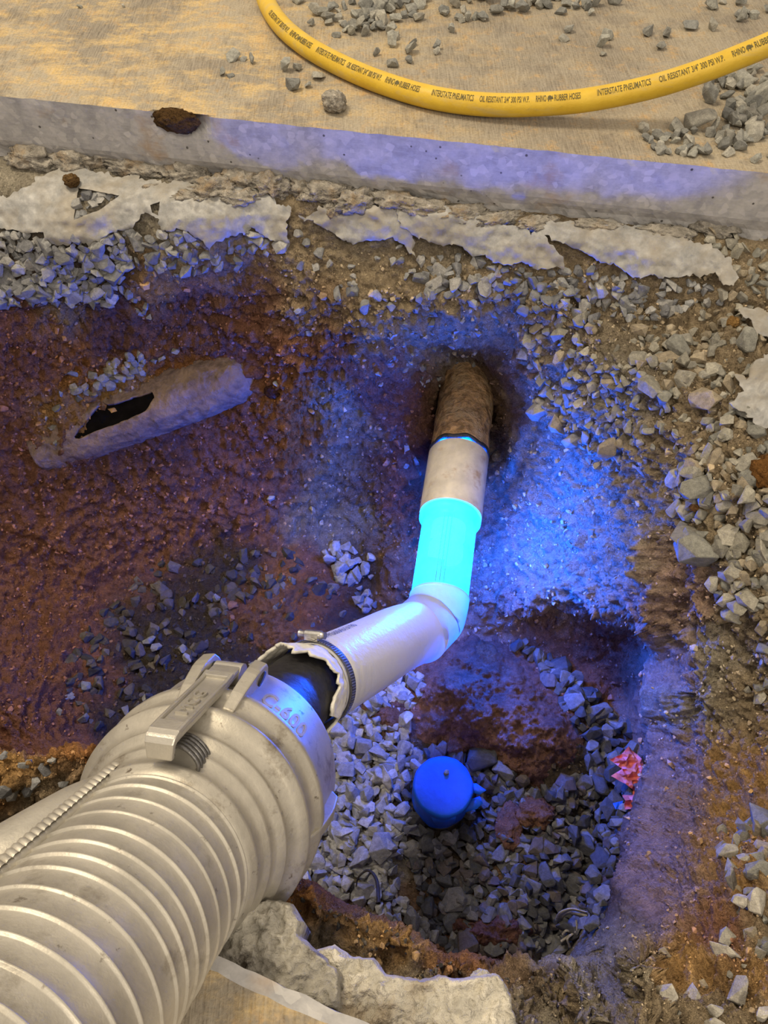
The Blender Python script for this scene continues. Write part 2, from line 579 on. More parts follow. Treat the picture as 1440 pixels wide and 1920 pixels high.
# near side: hidden near wall, rim, ground towards the camera
for u, zr in ((-350, -.06), (-150, -.06), (0, -.055), (110, -.045), (215, -.06), (300, -.08), (400, -.10), (480, -.12), (560, -.13), (650, -.14),
              (750, -.15), (860, -.16), (1000, -.165), (1060, -.17)):
    rv = float(rim_v(u)); g = float(gap_v(u))
    rp = P(u, rv, zr)
    fl = P(u, rv, -.95 if u > 150 else -.80)
    dx = fl - rp
    ctrl.append((u, rv + .10 * g, np.array([rp[0] + dx[0] * .85, rp[1] + dx[1] * .75, -.955 if u > 150 else -.86])))
    ctrl.append((u, rv + .35 * g, np.array([rp[0] + dx[0] * .55, rp[1] + dx[1] * .42, -.80])))
    ctrl.append((u, rv + .65 * g, np.array([rp[0] + dx[0] * .3, rp[1] + dx[1] * .25, -.48])))
    ctrl.append((u, rv + 1.0 * g, rp))
    ctrl.append((u, rv + 1.0 * g + 55, P(u, rv + 55, zr - (.0 if u < 240 else .0))))
for u, v, z in ((-350, 1560, -.10), (0, 1560, -.10), (150, 1580, -.11), (300, 1680, -.115), (420, 1760, -.12), (560, 1800, -.125), (700, 1850, -.125), (850, 1890, -.125),
                (1000, 1900, -.125), (1100, 1840, -.13), (1160, 1780, -.20), (1200, 1740, -.27), (1260, 1800, -.20), (1350, 1800, -.18), (1440, 1800, -.17), (1750, 1800, -.15),
                (1150, 1900, -.13), (1300, 1910, -.14), (1440, 1920, -.13), (1750, 1950, -.12),
                (-350, 2050, -.115), (100, 2050, -.115), (500, 2050, -.12), (900, 2050, -.12), (1300, 2050, -.12), (1750, 2080, -.12)):
    cz(u, v, z)

S0, S1, T0, T1, DS = -330, 1740, 215, 2330, 3.15
sg = np.arange(S0, S1, DS); tg = np.arange(T0, T1, DS)
SS, TT = np.meshgrid(sg, tg)
cs = np.array([(c[0], c[1]) for c in ctrl]) / 1000.0
cx = np.array([c[2] for c in ctrl])


def tps_fit(c, y, reg=2e-5):
    d2 = ((c[:, None] - c[None]) ** 2).sum(-1)
    K = d2 * np.log(d2 + 1e-12) * .5
    n = len(c)
    A = np.zeros((n + 3, n + 3))
    A[:n, :n] = K + reg * np.eye(n)
    A[:n, n] = 1; A[:n, n + 1:] = c; A[n, :n] = 1; A[n + 1:, :n] = c.T
    b = np.zeros((n + 3, y.shape[1])); b[:n] = y
    return np.linalg.solve(A, b)


def tps_eval(c, w, q):
    out = np.empty((len(q), w.shape[1]))
    for i in range(0, len(q), 20000):
        qq = q[i:i + 20000]
        d2 = (qq[:, :1] - c[None, :, 0]) ** 2 + (qq[:, 1:] - c[None, :, 1]) ** 2
        out[i:i + 20000] = (d2 * np.log(d2 + 1e-12) * .5) @ w[:-3] + w[-3] + qq @ w[-2:]
    return out


W = tps_fit(cs, cx)
G = tps_eval(cs, W, np.stack([SS.ravel(), TT.ravel()], 1) / 1000.0).reshape(*SS.shape, 3)
RV = rim_v(SS); GV = gap_v(SS)
VV = np.where(TT < RV, TT, np.maximum(TT - GV, RV))
# put the part of the surface that is in the open exactly on its sight line, at the interpolated depth
dep = (G - CO) @ CF
snap = CO + ray(SS, VV) * dep[..., None]
wv = np.where(TT < RV, smooth(0, 40, RV - TT), smooth(0, 40, TT - RV - GV)) * smooth(20, 80, TT - 300)
G = G * (1 - wv[..., None]) + snap * wv[..., None]


def grid_normals(G):
    n = np.cross(np.gradient(G, axis=1), np.gradient(G, axis=0))
    n /= np.linalg.norm(n, axis=2)[..., None] + 1e-12
    face = (n * (CO - G)).sum(-1)[wv > .9]
    return n if (face > 0).mean() > .5 else -n


NRM = grid_normals(G)

# soil colours, by place
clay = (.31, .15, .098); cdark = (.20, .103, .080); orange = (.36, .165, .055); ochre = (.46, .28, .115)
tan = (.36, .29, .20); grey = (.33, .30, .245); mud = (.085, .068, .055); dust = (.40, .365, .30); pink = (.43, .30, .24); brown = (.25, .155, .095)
seeds = [
    # ledge under the far slab
    (0, 330, dust, 90), (150, 330, grey, 80), (330, 350, grey, 80), (500, 360, tan, 80), (680, 390, grey, 80), (850, 420, grey, 80), (1020, 440, tan, 80), (1200, 460, tan, 80), (1380, 430, tan, 90),
    # gravel band
    (60, 500, mud, 70), (180, 510, mud, 70), (320, 480, grey, 55), (420, 500, tan, 50), (560, 500, tan, 70), (680, 520, tan, 70), (800, 520, tan, 70), (930, 560, tan, 80), (1050, 560, tan, 80), (1200, 580, tan, 80), (1400, 600, tan, 90),
    # left clay wall
    (20, 600, clay, 60), (120, 590, tan, 40), (200, 600, cdark, 60), (290, 530, ochre, 45), (380, 540, clay, 50), (470, 530, cdark, 50), (540, 580, tan, 40), (600, 570, brown, 50), (350, 610, cdark, 60), (480, 620, clay, 60),
    (40, 680, clay, 60), (130, 690, orange, 45), (100, 780, ochre, 45), (230, 740, ochre, 35), (330, 660, orange, 40), (30, 800, clay, 60), (550, 660, clay, 50), (540, 760, orange, 45), (620, 680, cdark, 50), (620, 760, grey, 45),
    (700, 620, tan, 45), (690, 700, cdark, 50), (750, 640, tan, 50), (760, 720, cdark, 50), (780, 800, cdark, 50), (850, 560, tan, 55), (860, 640, grey, 50), (970, 680, orange, 30), (930, 650, tan, 40), (900, 740, brown, 40), (960, 780, brown, 40),
    (60, 900, clay, 70), (160, 870, cdark, 60), (300, 860, cdark, 60), (420, 830, clay, 60), (560, 850, orange, 45), (640, 880, grey, 55), (620, 950, grey, 60), (480, 930, clay, 60), (330, 950, clay, 70), (150, 980, clay, 70), (40, 1020, clay, 70), (260, 1050, clay, 60),
    (700, 900, cdark, 50), (760, 930, clay, 45), (745, 1030, brown, 40), (740, 1100, brown, 30), (800, 1050, clay, 40),
    # right bank above the blue-lit wall
    (1040, 640, tan, 60), (1150, 660, grey, 70), (1300, 680, tan, 80), (1420, 740, tan, 80), (1020, 740, grey, 60), (1130, 780, grey, 70), (1280, 820, tan, 70), (1400, 900, tan, 80), (1000, 830, grey, 50), (1070, 880, dust, 70), (1180, 900, tan, 60),
    (1010, 960, grey, 60), (1100, 1000, dust, 70), (1050, 1080, dust, 60), (950, 900, grey, 45), (940, 1000, pink, 50), (930, 1100, pink, 60), (1160, 1060, grey, 50), (1180, 1140, pink, 40), (1080, 1170, pink, 50), (960, 1170, pink, 50),
    (1290, 960, tan, 60), (1420, 1030, tan, 70), (1260, 1060, pink, 40), (1300, 1130, pink, 40), (1390, 1150, tan, 60), (1440, 1250, tan, 60), (1330, 1230, dust, 50), (1240, 1250, pink, 40), (1300, 1330, dust, 45), (1400, 1330, tan, 60), (1270, 1420, pink, 40), (1340, 1440, ochre, 45), (1430, 1430, ochre, 50),
    (1300, 1520, ochre, 50), (1400, 1530, ochre, 50), (1240, 1560, pink, 50), (1200, 1640, pink, 50), (1290, 1640, pink, 45), (1370, 1640, ochre, 50), (1250, 1700, pink, 50), (1340, 1720, clay, 50), (1420, 1720, tan, 50),
    (1190, 1750, tan, 40), (1280, 1790, ochre, 45), (1400, 1800, ochre, 50), (1130, 1830, dust, 60), (1060, 1880, dust, 70), (1200, 1880, tan, 60), (1350, 1890, tan, 70),
    # undercut and right wall foot
    (1100, 1230, clay, 45), (1160, 1270, clay, 40), (1190, 1350, pink, 35), (1190, 1450, pink, 35), (1010, 1190, cdark, 40),
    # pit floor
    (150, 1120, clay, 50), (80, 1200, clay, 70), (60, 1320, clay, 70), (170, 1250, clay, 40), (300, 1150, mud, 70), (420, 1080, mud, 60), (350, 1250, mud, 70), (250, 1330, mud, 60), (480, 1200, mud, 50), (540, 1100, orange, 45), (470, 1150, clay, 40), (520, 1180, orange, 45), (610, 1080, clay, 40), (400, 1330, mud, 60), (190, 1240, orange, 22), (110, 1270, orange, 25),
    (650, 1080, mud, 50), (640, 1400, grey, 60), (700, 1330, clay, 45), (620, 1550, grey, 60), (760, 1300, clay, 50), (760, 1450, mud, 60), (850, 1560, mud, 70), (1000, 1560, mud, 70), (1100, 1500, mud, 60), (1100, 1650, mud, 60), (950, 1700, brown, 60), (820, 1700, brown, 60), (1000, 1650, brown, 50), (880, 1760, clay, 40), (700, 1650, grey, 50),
]
seeds += [(u, t + (GAP - 190) * float(gap_v(u)) / GAP, c, r) for (u, t, c, r) in [
    (-200, 1600, orange, 120), (30, 1610, ochre, 60), (130, 1600, orange, 60), (210, 1600, orange, 40), (100, 1680, tan, 60), (430, 1790, brown, 60), (500, 1850, orange, 55), (560, 1860, orange, 50), (640, 1910, ochre, 55), (740, 1950, ochre, 60), (850, 1985, orange, 50), (960, 2005, brown, 45), (1050, 1990, tan, 45), (1000, 2060, dust, 60),
    (600, 2000, grey, 80), (400, 2000, grey, 80), (800, 2060, grey, 80), (100, 2000, grey, 120)]]
seeds += [(u, float(rim_v(u)) + 150, clay, 100) for u in range(-200, 850, 150)]
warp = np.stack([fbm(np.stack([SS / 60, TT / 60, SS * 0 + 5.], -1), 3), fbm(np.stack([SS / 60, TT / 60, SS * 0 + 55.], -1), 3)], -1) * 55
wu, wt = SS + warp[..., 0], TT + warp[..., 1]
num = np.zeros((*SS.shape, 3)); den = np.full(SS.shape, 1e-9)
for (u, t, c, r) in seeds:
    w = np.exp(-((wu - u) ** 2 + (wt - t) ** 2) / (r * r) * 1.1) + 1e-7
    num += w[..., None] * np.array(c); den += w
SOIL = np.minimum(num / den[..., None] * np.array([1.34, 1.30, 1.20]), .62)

# relief
blocky = fbm(G * 11, 4)
crumb = fbm(G * 42, 4, .6)
ridge = fbm(G * 22, 3, .55, ridged=True)
bil = -fbm(G * 34 + 3, 3, .55, ridged=True); bil2 = -fbm(G * 95 + 5, 2, .5, ridged=True)
grain = fbm(G * 150, 2)
drag = fbm(G * np.array([9, 20, 60]) + 9, 3)      # bucket drag marks on the clay walls
amp = np.ones(SS.shape)
flat = smooth(-.88, -.93, G[..., 2])              # the pit floor is flatter
amp *= 1 - .55 * flat
amp *= np.where(TT < 560, .55, 1)
steep = 1 - np.clip(NRM[..., 2], 0, 1)
cell = np.maximum(np.linalg.norm(np.gradient(G, axis=0), axis=2), np.linalg.norm(np.gradient(G, axis=1), axis=2))
fine = np.clip(np.where(wv > .6, .009, .0045) / cell, 0, 1) ** 1.5
disp = amp * (.026 * blocky + .016 * crumb * fine + .006 * (ridge - .2) * fine + .017 * bil * fine + .0085 * bil2 * fine + .003 * grain * fine + .011 * drag * steep * fine)
for (bu, bv, br, ba) in ((640, 900, 60, -.01), (860, 590, 70, .018), (745, 1050, 35, .02), (120, 1180, 90, .02), (1130, 1080, 90, .012), (300, 560, 60, .015), (80, 1010, 80, .02)):
    disp += ba * np.exp(-((SS - bu) ** 2 + (TT - bv) ** 2) / br ** 2)
# dark ledge line above and below the blue-lit wall
lip = np.interp(SS, [880, 960, 1060, 1130, 1200, 1230], [1180, 1165, 1110, 1160, 1195, 1190])
disp += smooth(880, 930, SS) * smooth(1240, 1200, SS) * (.012 * np.exp(-((TT - lip + 22) / 30) ** 2) - .014 * np.exp(-((TT - lip - 30) / 30) ** 2))
crease = np.interp(TT, [950, 1000, 1200, 1400, 1500, 1600, 1700], [1190, 1212, 1228, 1236, 1225, 1200, 1166])
disp += smooth(960, 1040, TT) * smooth(1740, 1660, TT) * (.026 * np.exp(-((SS - crease) / 15) ** 2) - .016 * np.exp(-((SS - crease - 42) / 24) ** 2))
disp *= smooth(40, 140, TT - (np.interp(SS, [0, 1440], [300, 440]) - 60))
G = G + NRM * disp[..., None]
NRM = grid_normals(G)
GW = (len(tg), len(sg))


def ground(u, v):
    """point and normal of the ground seen at photo position u, v"""
    u = np.asarray(u, float); v = np.asarray(v, float)
    t = np.where(v < rim_v(u), v, v + gap_v(u))
    a = np.clip((u - S0) / DS, 0, GW[1] - 1.001); b = np.clip((t - T0) / DS, 0, GW[0] - 1.001)
    i, j = a.astype(int), b.astype(int)
    fa, fb = (a - i)[..., None], (b - j)[..., None]
    def bi(X): return (X[j, i] * (1 - fa) + X[j, i + 1] * fa) * (1 - fb) + (X[j + 1, i] * (1 - fa) + X[j + 1, i + 1] * fa) * fb
    n = bi(NRM)
    return bi(G), n / np.linalg.norm(n, axis=-1)[..., None]


# carry the ground on past the surveyed patch, levelling out
Gm, Sm = G, SOIL


def pad(edge, step, zend, w):
    q = edge + np.asarray(step, float) * w
    q[:, 2] = edge[:, 2] * (1 - min(1, w * 2.2)) + zend * min(1, w * 2.2)
    q[:, 2] += .02 * fbm(q * np.array([7, 7, 0]) + 2, 3)
    return q


for w in (.03, .07, .12, .2, .3, .45, .7, 1.0):
    Gm = np.concatenate([Gm, pad(G[:, -1], (1.9, 0, 0), -.14, w)[:, None]], 1); Sm = np.concatenate([Sm, SOIL[:, -1:]], 1)
for w in (.03, .07, .12, .2, .3, .45, .7, 1.0):
    Gm = np.concatenate([pad(G[:, 0], (-1.4, 0, 0), -.14, w)[:, None], Gm], 1); Sm = np.concatenate([SOIL[:, :1], Sm], 1)
lastr = Gm[-1].copy()
for w in (.05, .12, .25, .5, 1.0):
    Gm = np.concatenate([Gm, pad(lastr, (0, -1.6, 0), -.13, w)[None]], 0); Sm = np.concatenate([Sm, Sm[-1:]], 0)
GM = Gm.shape[:2]
idx = np.arange(GM[0] * GM[1]).reshape(GM)
quads = np.stack([idx[:-1, :-1], idx[1:, :-1], idx[1:, 1:], idx[:-1, 1:]], -1).reshape(-1, 4)
me = bpy.data.meshes.new('ground')
me.vertices.add(Gm.size // 3); me.vertices.foreach_set('co', Gm.astype(np.float32).ravel())
me.loops.add(quads.size); me.loops.foreach_set('vertex_index', quads.astype(np.int32).ravel())
me.polygons.add(len(quads)); me.polygons.foreach_set('loop_start', np.arange(0, quads.size, 4, dtype=np.int32))
me.update(calc_edges=True)
me.polygons.foreach_set('use_smooth', np.ones(len(quads), bool))
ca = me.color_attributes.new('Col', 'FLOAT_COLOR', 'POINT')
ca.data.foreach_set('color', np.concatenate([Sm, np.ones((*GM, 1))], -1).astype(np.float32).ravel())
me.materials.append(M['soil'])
tag(link('ground', me), 'dug pit with red clay walls, gravel banks and stony bottom', kind='structure')

# ------------------------------------------------------------------ concrete slabs
def build_far_slab():
    ex = np.linspace(-2.6, 2.6, 560)
    ey = slab_y(ex)
    zs = np.linspace(0, -.118, 13)
    V, Fc, mats = [], [], []
    fn = np.array([slab_y(1) - slab_y(0), -1.0, 0]) * 1.0
    fn = np.array([-(slab_y(0) - slab_y(1)) * 1.0, -1, 0]); fn /= np.linalg.norm(fn)
    X, Z = np.meshgrid(ex, zs)
    base = np.stack([X, slab_y(X), Z], -1)
    q = base.copy()
    low = smooth(-.075, -.11, Z)
    n1 = fbm(q * 9 + 3, 4); n2 = fbm(q * 40, 4)
    off = .0009 * n2 + low * (.012 * n1 - .010 + .008 * n2)
    chip = np.exp(-((X + .33) / .035) ** 2 - ((Z) / .03) ** 2)
    off = off - .03 * chip - .006 * smooth(-.012, 0, Z) * np.clip(fbm(q * 30 + 8, 3) - .25, 0, 1)
    F = base + fn * off[..., None]
    F[..., 2] += .0025 * fbm(q * 25 + 1, 3) * (Z > -.02) - .012 * chip
    n, m = X.shape
    V = list(F.reshape(-1, 3))
    for i in range(n - 1):
        for j in range(m - 1):
            Fc.append((i * m + j, i * m + j + 1, (i + 1) * m + j + 1, (i + 1) * m + j)); mats.append(1)
    # top: a strip behind the edge then wide fields, all flat
    back = [.006, .02, .3, .8, 3.4]
    prev = list(range(m))
    for k, bq in enumerate(back):
        row = []
        for j in range(m):
            row.append(len(V)); V.append(np.array([ex[j], ey[j] + bq, 0.0]))
        for j in range(m - 1):
            Fc.append((prev[j], prev[j + 1], row[j + 1], row[j])); mats.append(0)
        prev = row
    # underside
    row = []
    for j in range(m):
        row.append(len(V)); V.append(np.array([ex[j], ey[j] + 3.4, -.118]))
    for j in range(m - 1):
        Fc.append((prev[j], prev[j + 1], row[j + 1], row[j])); mats.append(1)
        Fc.append((row[j], row[j + 1], (n - 1) * m + j + 1, (n - 1) * m + j)); mats.append(1)
    me = bpy.data.meshes.new('floor')
    me.from_pydata([tuple(map(float, v)) for v in V], [], Fc)
    me.materials.append(M['slab_top']); me.materials.append(M['slab_face'])
    me.polygons.foreach_set('material_index', mats)
    me.update()
    o = link('floor', me)
    bm = bmesh.new(); bm.from_mesh(me); bmesh.ops.recalc_face_normals(bm, faces=bm.faces); bm.to_mesh(me); bm.free()
    tag(o, 'tan concrete floor slab with saw-cut edge beyond the pit', kind='structure')


build_far_slab()


def build_near_slab():
    a = P(396, 1800, 0.0); b = P(664, 1922, 0.0)
    d = (b - a); d /= np.linalg.norm(d)
    n = np.array([-d[1], d[0], 0])            # towards the pit
    if n[1] < 0: n = -n
    s = np.linspace(-1.2, .9, 260)
    prof = [(-1.6, 0), (-.02, 0), (-.006, 0.0), (0.004, -.006), (.004, -.04), (.0, -.10), (-1.6, -.10)]
    V, Fc, mats = [], [], []
    for (o_, z) in prof:
        for x in s:
            nz = fbm(np.array([[x * 40, o_ * 50, z * 50]]), 3)[0] * (.003 if -.01 < o_ else 0)
            V.append(a + d * x + n * (o_ + nz) + np.array([0, 0, z]))
    m = len(s)
    for i in range(len(prof) - 1):
        for j in range(m - 1):
            Fc.append((i * m + j, i * m + j + 1, (i + 1) * m + j + 1, (i + 1) * m + j)); mats.append(0 if i < 2 else 1)
    me = bpy.data.meshes.new('floor')
    me.from_pydata([tuple(map(float, v)) for v in V], [], Fc)
    me.materials.append(M['slab_top']); me.materials.append(M['slab_face'])
    me.polygons.foreach_set('material_index', mats)
    bm = bmesh.new(); bm.from_mesh(me); bmesh.ops.recalc_face_normals(bm, faces=bm.faces); bm.to_mesh(me); bm.free()
    tag(link('floor', me), 'near concrete floor slab with pale cut edge under the metal hose', kind='structure')


build_near_slab()

def shade_sharp(o, deg=35):
    me = o.data
    bm = bmesh.new(); bm.from_mesh(me)
    for e in bm.edges:
        if len(e.link_faces) == 2 and e.calc_face_angle(0) > math.radians(deg): e.smooth = False
    bm.to_mesh(me); bm.free()
    return o


# ------------------------------------------------------------------ generic lumps and patches
def lump(name, center, radii, mat, seed, parent=None, sub=4, rough=.35, freq=1.6, rot=None, flat_base=None, jag=.0, color=None):
    bm = bmesh.new()
    bmesh.ops.create_icosphere(bm, subdivisions=sub, radius=1)
    V = np.array([v.co[:] for v in bm.verts])
    Fc = [[v.index for v in f.verts] for f in bm.faces]
    bm.free()
    n = fbm(V * freq + seed * 7.7, 5, .55)
    r = 1 + rough * n
    if jag: r = r + jag * (fbm(V * freq * 4 + seed, 3, .6, ridged=True) - .3)
    V = V * r[:, None] * np.array(radii)
    if rot is None: rot = (random.uniform(-.4, .4), random.uniform(-.4, .4), random.uniform(0, 6.28))
    R = np.array(Matrix.Rotation(rot[2], 3, 'Z') @ Matrix.Rotation(rot[1], 3, 'Y') @ Matrix.Rotation(rot[0], 3, 'X'))
    V = V @ R.T
    cols = None
    if color is not None:
        cc = np.ones((len(V), 4))
        cc[:, :3] = np.array(color) * (1 + .35 * fbm(V / max(radii) * 3 + seed, 3))[:, None]
        cols = cc
    o = mesh(name, V, Fc, mat, parent, True, cols)
    o.location = Vector([float(c) for c in center])
    return o


def ground_lump(name, u, v, w, h, mat, seed, lift=.15, thick=.6, **kw):
    """lump as wide as w, h photo pixels resting on the ground at u, v"""
    p, n = ground(u, v)
    d = (p - CO) @ CF
    rx, ry = w / 2 * d / FPX, h / 2 * d / FPX
    return lump(name, p + n * lift * min(rx, ry), (rx, ry, min(rx, ry) * thick), mat, seed, rot=kw.pop('rot', (0, 0, random.uniform(-.3, .3))), **kw)


def patch(name, poly, step, zfun, mat, base_drop=None, label=None, color=None, rp=(6, 5), parent=None, seed=1):
    poly = rough_poly(poly, rp[0], rp[1], seed)
    V2, Fc = fill_poly(poly, step)
    dist = poly_dist(V2[:, 0], V2[:, 1], poly)
    X = zfun(V2[:, 0], V2[:, 1], dist)
    off = np.zeros_like(X); off[:, 2] = -base_drop
    cols = None
    V3, F3 = thicken(X, Fc, off)
    if color is not None:
        cc = np.ones((len(V3), 4)); cc[:, :3] = color(V3)
        cols = cc
    return mesh(name, V3, F3, mat, parent, True, cols)

# ------------------------------------------------------------------ torn plastic film
FILMS = []


def film(poly, label, lift=.010, holes=(), droop=.012, step=5, seed=1, group=None):
    rp = rough_poly(rough_poly(poly, 9, 20, seed, .03), 4, 9, seed + 2, .11)
    FILMS.append((poly, holes))
    hs = [rough_poly(h, 5, 3, seed + 5, .09) for h in holes]
    V2, Fc = fill_poly(rp, step, hs)
    p, n = ground(V2[:, 0], V2[:, 1])
    # smoother carrier than the ground below: average a few neighbours
    acc = 0
    for du, dv in ((0, 0), (-28, 0), (28, 0), (0, -22), (0, 22), (-14, 14), (14, 14), (-14, -14), (14, -14)):
        acc = acc + ground(V2[:, 0] + du, V2[:, 1] + dv)[0]
    pm = acc / 9
    wr = fbm(np.stack([V2[:, 0] / 45, V2[:, 1] / 30, V2[:, 0] * 0 + seed], -1), 4)
    cr = fbm(np.stack([V2[:, 0] / 40, V2[:, 1] / 30, V2[:, 0] * 0 + seed + 9], -1), 2, ridged=True)
    cr2 = fbm(np.stack([V2[:, 0] / 11, V2[:, 1] / 11, V2[:, 0] * 0 + seed + 19], -1), 2)
    nn = np.array([0, -.45, .9])
    X = pm + nn * (lift * .6 + .003 + .007 * wr + .003 * cr)[:, None]
    # keep each point on its sight line
    d = (X - CO) @ CF
    X = CO + ray(V2[:, 0], V2[:, 1]) * d[:, None]
    V3, F3 = thicken(X, Fc, np.array([0, .0004, -.0012]))
    o = shade_sharp(mesh('plastic_film', V3, F3, M['film']), 50)
    return tag(o, label, 'plastic film', group)


film([(-30, 380), (0, 366), (45, 352), (72, 332), (110, 318), (150, 312), (250, 332), (350, 345), (480, 352), (545, 388), (543, 425), (541, 452), (515, 456), (480, 428), (455, 432), (430, 437),
      (405, 452), (388, 472), (365, 448), (345, 432), (310, 428), (296, 410), (262, 398), (250, 430), (235, 432), (210, 434), (180, 455), (168, 462), (140, 442), (125, 464), (85, 448), (70, 436), (0, 430), (-30, 428)],
     'torn grey plastic film at far left with a triangular hole', holes=[[(146, 352), (224, 366), (190, 392), (138, 413)], [(282, 384), (300, 378), (296, 404), (284, 398)]], seed=1)
film([(560, 402), (600, 385), (650, 384), (700, 390), (760, 398), (768, 430), (776, 455), (785, 487), (765, 465), (742, 446), (700, 450), (655, 460), (630, 440), (600, 425)],
     'small torn grey plastic film with a hanging tail, middle of the ledge', seed=3)
film([(748, 380), (800, 385), (870, 398), (940, 420), (985, 432), (1022, 446), (1040, 465), (1057, 484), (1054, 499), (1000, 502), (935, 492), (900, 480), (850, 458), (800, 446), (762, 432), (748, 410)],
     'torn plastic film strip above the rusty pipe, blue-lit', seed=4, lift=.018)
film([(1000, 428), (1060, 412), (1110, 408), (1180, 418), (1240, 430), (1330, 455), (1390, 508), (1388, 524), (1366, 541), (1345, 516), (1270, 520), (1190, 514), (1130, 491), (1090, 472), (1040, 452)],
     'long torn plastic film hanging over the right gravel bank', seed=5, lift=.016)
film([(1384, 578), (1420, 575), (1480, 580), (1480, 640), (1440, 636), (1418, 632), (1412, 605)], 'small torn plastic film corner at the right edge, upper piece', seed=6, lift=.015)
film([(1374, 706), (1398, 712), (1408, 690), (1425, 668), (1480, 640), (1480, 830), (1440, 806), (1405, 776), (1376, 758), (1392, 735)], 'yellowed torn plastic film at the right edge, lower piece', seed=7, lift=.015)

# ------------------------------------------------------------------ broken concrete crumbs under the slab face
rub = [(20, 300, 80, 40), (95, 305, 70, 40), (150, 300, 60, 34), (215, 315, 90, 34), (285, 318, 60, 30), (330, 330, 60, 34), (365, 305, 36, 26), (398, 355, 66, 36), (440, 340, 60, 34), (505, 348, 62, 48), (512, 312, 34, 36),
       (560, 350, 56, 34), (610, 365, 70, 34), (668, 378, 70, 36), (735, 378, 70, 30), (800, 392, 80, 30), (870, 402, 80, 26), (940, 412, 70, 24), (450, 372, 60, 24), (360, 372, 50, 22), (275, 352, 36, 16), (622, 395, 26, 22), (1010, 420, 60, 22), (1120, 428, 70, 22), (1250, 440, 80, 26), (1340, 430, 70, 34), (1410, 410, 70, 50)]
rub = [(u, v, w * 1.15, h * 1.2) for u, v, w, h in rub]
rlab = ['first crumbly concrete chunk at the far left under the slab edge', 'second crumbly concrete chunk from the left under the slab', 'third concrete chunk from the left, above the film hole', 'wide flat concrete chunk above the triangular film hole',
        'fifth concrete chunk from the left under the slab edge', 'concrete chunk just left of the brown clod under the slab', 'small orange-brown concrete lump under the clay-stained slab notch', 'concrete chunk lying on the film below the brown lump', 'concrete chunk left of the big blue-lit block',
        'large angular concrete block on the film, left of centre', 'orange-stained concrete lump on top of the large block', 'concrete chunk right of the large angular block', 'concrete chunk above the gap between film pieces', 'concrete chunk above the film with hanging tail', 'low concrete crust at centre under the slab',
        'blue-edged concrete crust right of centre under slab', 'thin concrete crust above the blue-lit film strip', 'rightmost thin concrete crust under the slab face', 'flat concrete flake lying on the film below the large block', 'small flat concrete flake on the left film', 'sliver of concrete on the film by the hole', 'small round concrete lump between two film pieces', 'thin crust beside the wire under the blue slab face', 'thin dusty crust above the long right film', 'dusty concrete crust at the right end of the film', 'dirt-covered concrete chunk where the slab face ends', 'dirt-covered concrete chunk at the right edge under slab']
for i, (u, v, w, h) in enumerate(rub):
    if i in (6, 10):
        o = ground_lump('concrete_chunk', u, v, w, h, M['soil'], i + 1, .3, .8, rough=.5, freq=1.8, jag=.25, color=(.42, .22, .08))
    else:
        o = ground_lump('concrete_chunk', u, v, w, h, M['rubble'], i + 1, .25, .85, rough=.9, freq=1.7, jag=.5)
    tag(o, rlab[i], 'concrete chunk', 'broken concrete under the slab edge')

o = lump('clay_clod', P(330, 226, -.012) , (.034, .012, .018), M['soil'], 91, rough=.5, jag=.3, color=(.16, .09, .035), rot=(0, 0, -.2))
tag(o, 'brown clay clod stuck in a notch of the slab edge', 'clod')

# ------------------------------------------------------------------ near broken concrete
def near_top(z, a):
    def f(u, v, d):
        p = P(u, v, z)
        nz = fbm(p * 28, 5, .6); n2 = fbm(p * 110, 3)
        e = smooth(0, 26, d)
        p[:, 2] += a * nz * .6 + .0075 * n2 - .005 * fbm(p * 60 + 4, 3, .55, ridged=True) + .003 * fbm(p * 260, 2) - .018 * (1 - smooth(0, 9, d))
        return p
    return f


o = patch('broken_concrete', [(360, 1800), (398, 1770), (420, 1722), (452, 1690), (500, 1676), (545, 1688), (566, 1722), (560, 1752), (600, 1782), (640, 1820), (640, 1905), (560, 1872), (470, 1838), (400, 1806)], 4.2,
          near_top(-.035, .014), M['pitted_concrete'], .09, seed=21)
tag(o, 'grey pitted broken concrete beside the metal hose', 'broken concrete')
o = patch('broken_concrete', [(590, 1775), (625, 1765), (660, 1788), (700, 1790), (728, 1822), (790, 1832), (825, 1822), (858, 1830), (880, 1828), (935, 1820), (962, 1850), (968, 1890), (1000, 1990), (760, 1990), (640, 1935), (560, 1880), (560, 1820)], 4.2,
          near_top(-.052, .016), M['white_concrete'], .08, seed=22)
tag(o, 'whitish broken concrete edge along the bottom of the picture', 'broken concrete')
o = ground_lump('concrete_chunk', 888, 1836, 42, 44, M['white_concrete'], 33, .9, .8, rough=.4, jag=.2)
o.location.z += .05
tag(o, 'loose white flake on the whitish broken concrete', 'concrete chunk')

# ------------------------------------------------------------------ clay mound and clods on the pit floor
def heap(label, poly, height, color, seed, step=4.2, jag=.5):
    def f(u, v, d):
        p, n = ground(u, v)
        p = p.copy()
        e = np.clip(d / (d.max() + 1e-6), 0, 1)
        dome = smooth(0, .75, e) ** .7
        nz = fbm(p * 17 + seed, 4, .55); rd = fbm(p * 33 + seed, 3, .55, ridged=True); n3 = fbm(p * 95, 3)
        bl = -fbm(p * 42 + seed, 3, .55, ridged=True)
        p[:, 2] += -.008 + height * dome * (1 + .7 * nz) + smooth(0, .15, e) * (.012 * rd * jag + .018 * .036 * bl + .012 * n3 - .016 * fbm(p * 105 + seed, 2, .5, ridged=True))
        q = CO + ray(u, v) * ((p - CO) @ CF)[:, None]
        return q
    o = patch('clay_heap', poly, step, f, M['soil'], .02, seed=seed, rp=(6, 16),
              color=lambda X: np.array(color) * (1 + .6 * fbm(X * 40, 4))[:, None])
    return tag(o, label, 'clay heap')


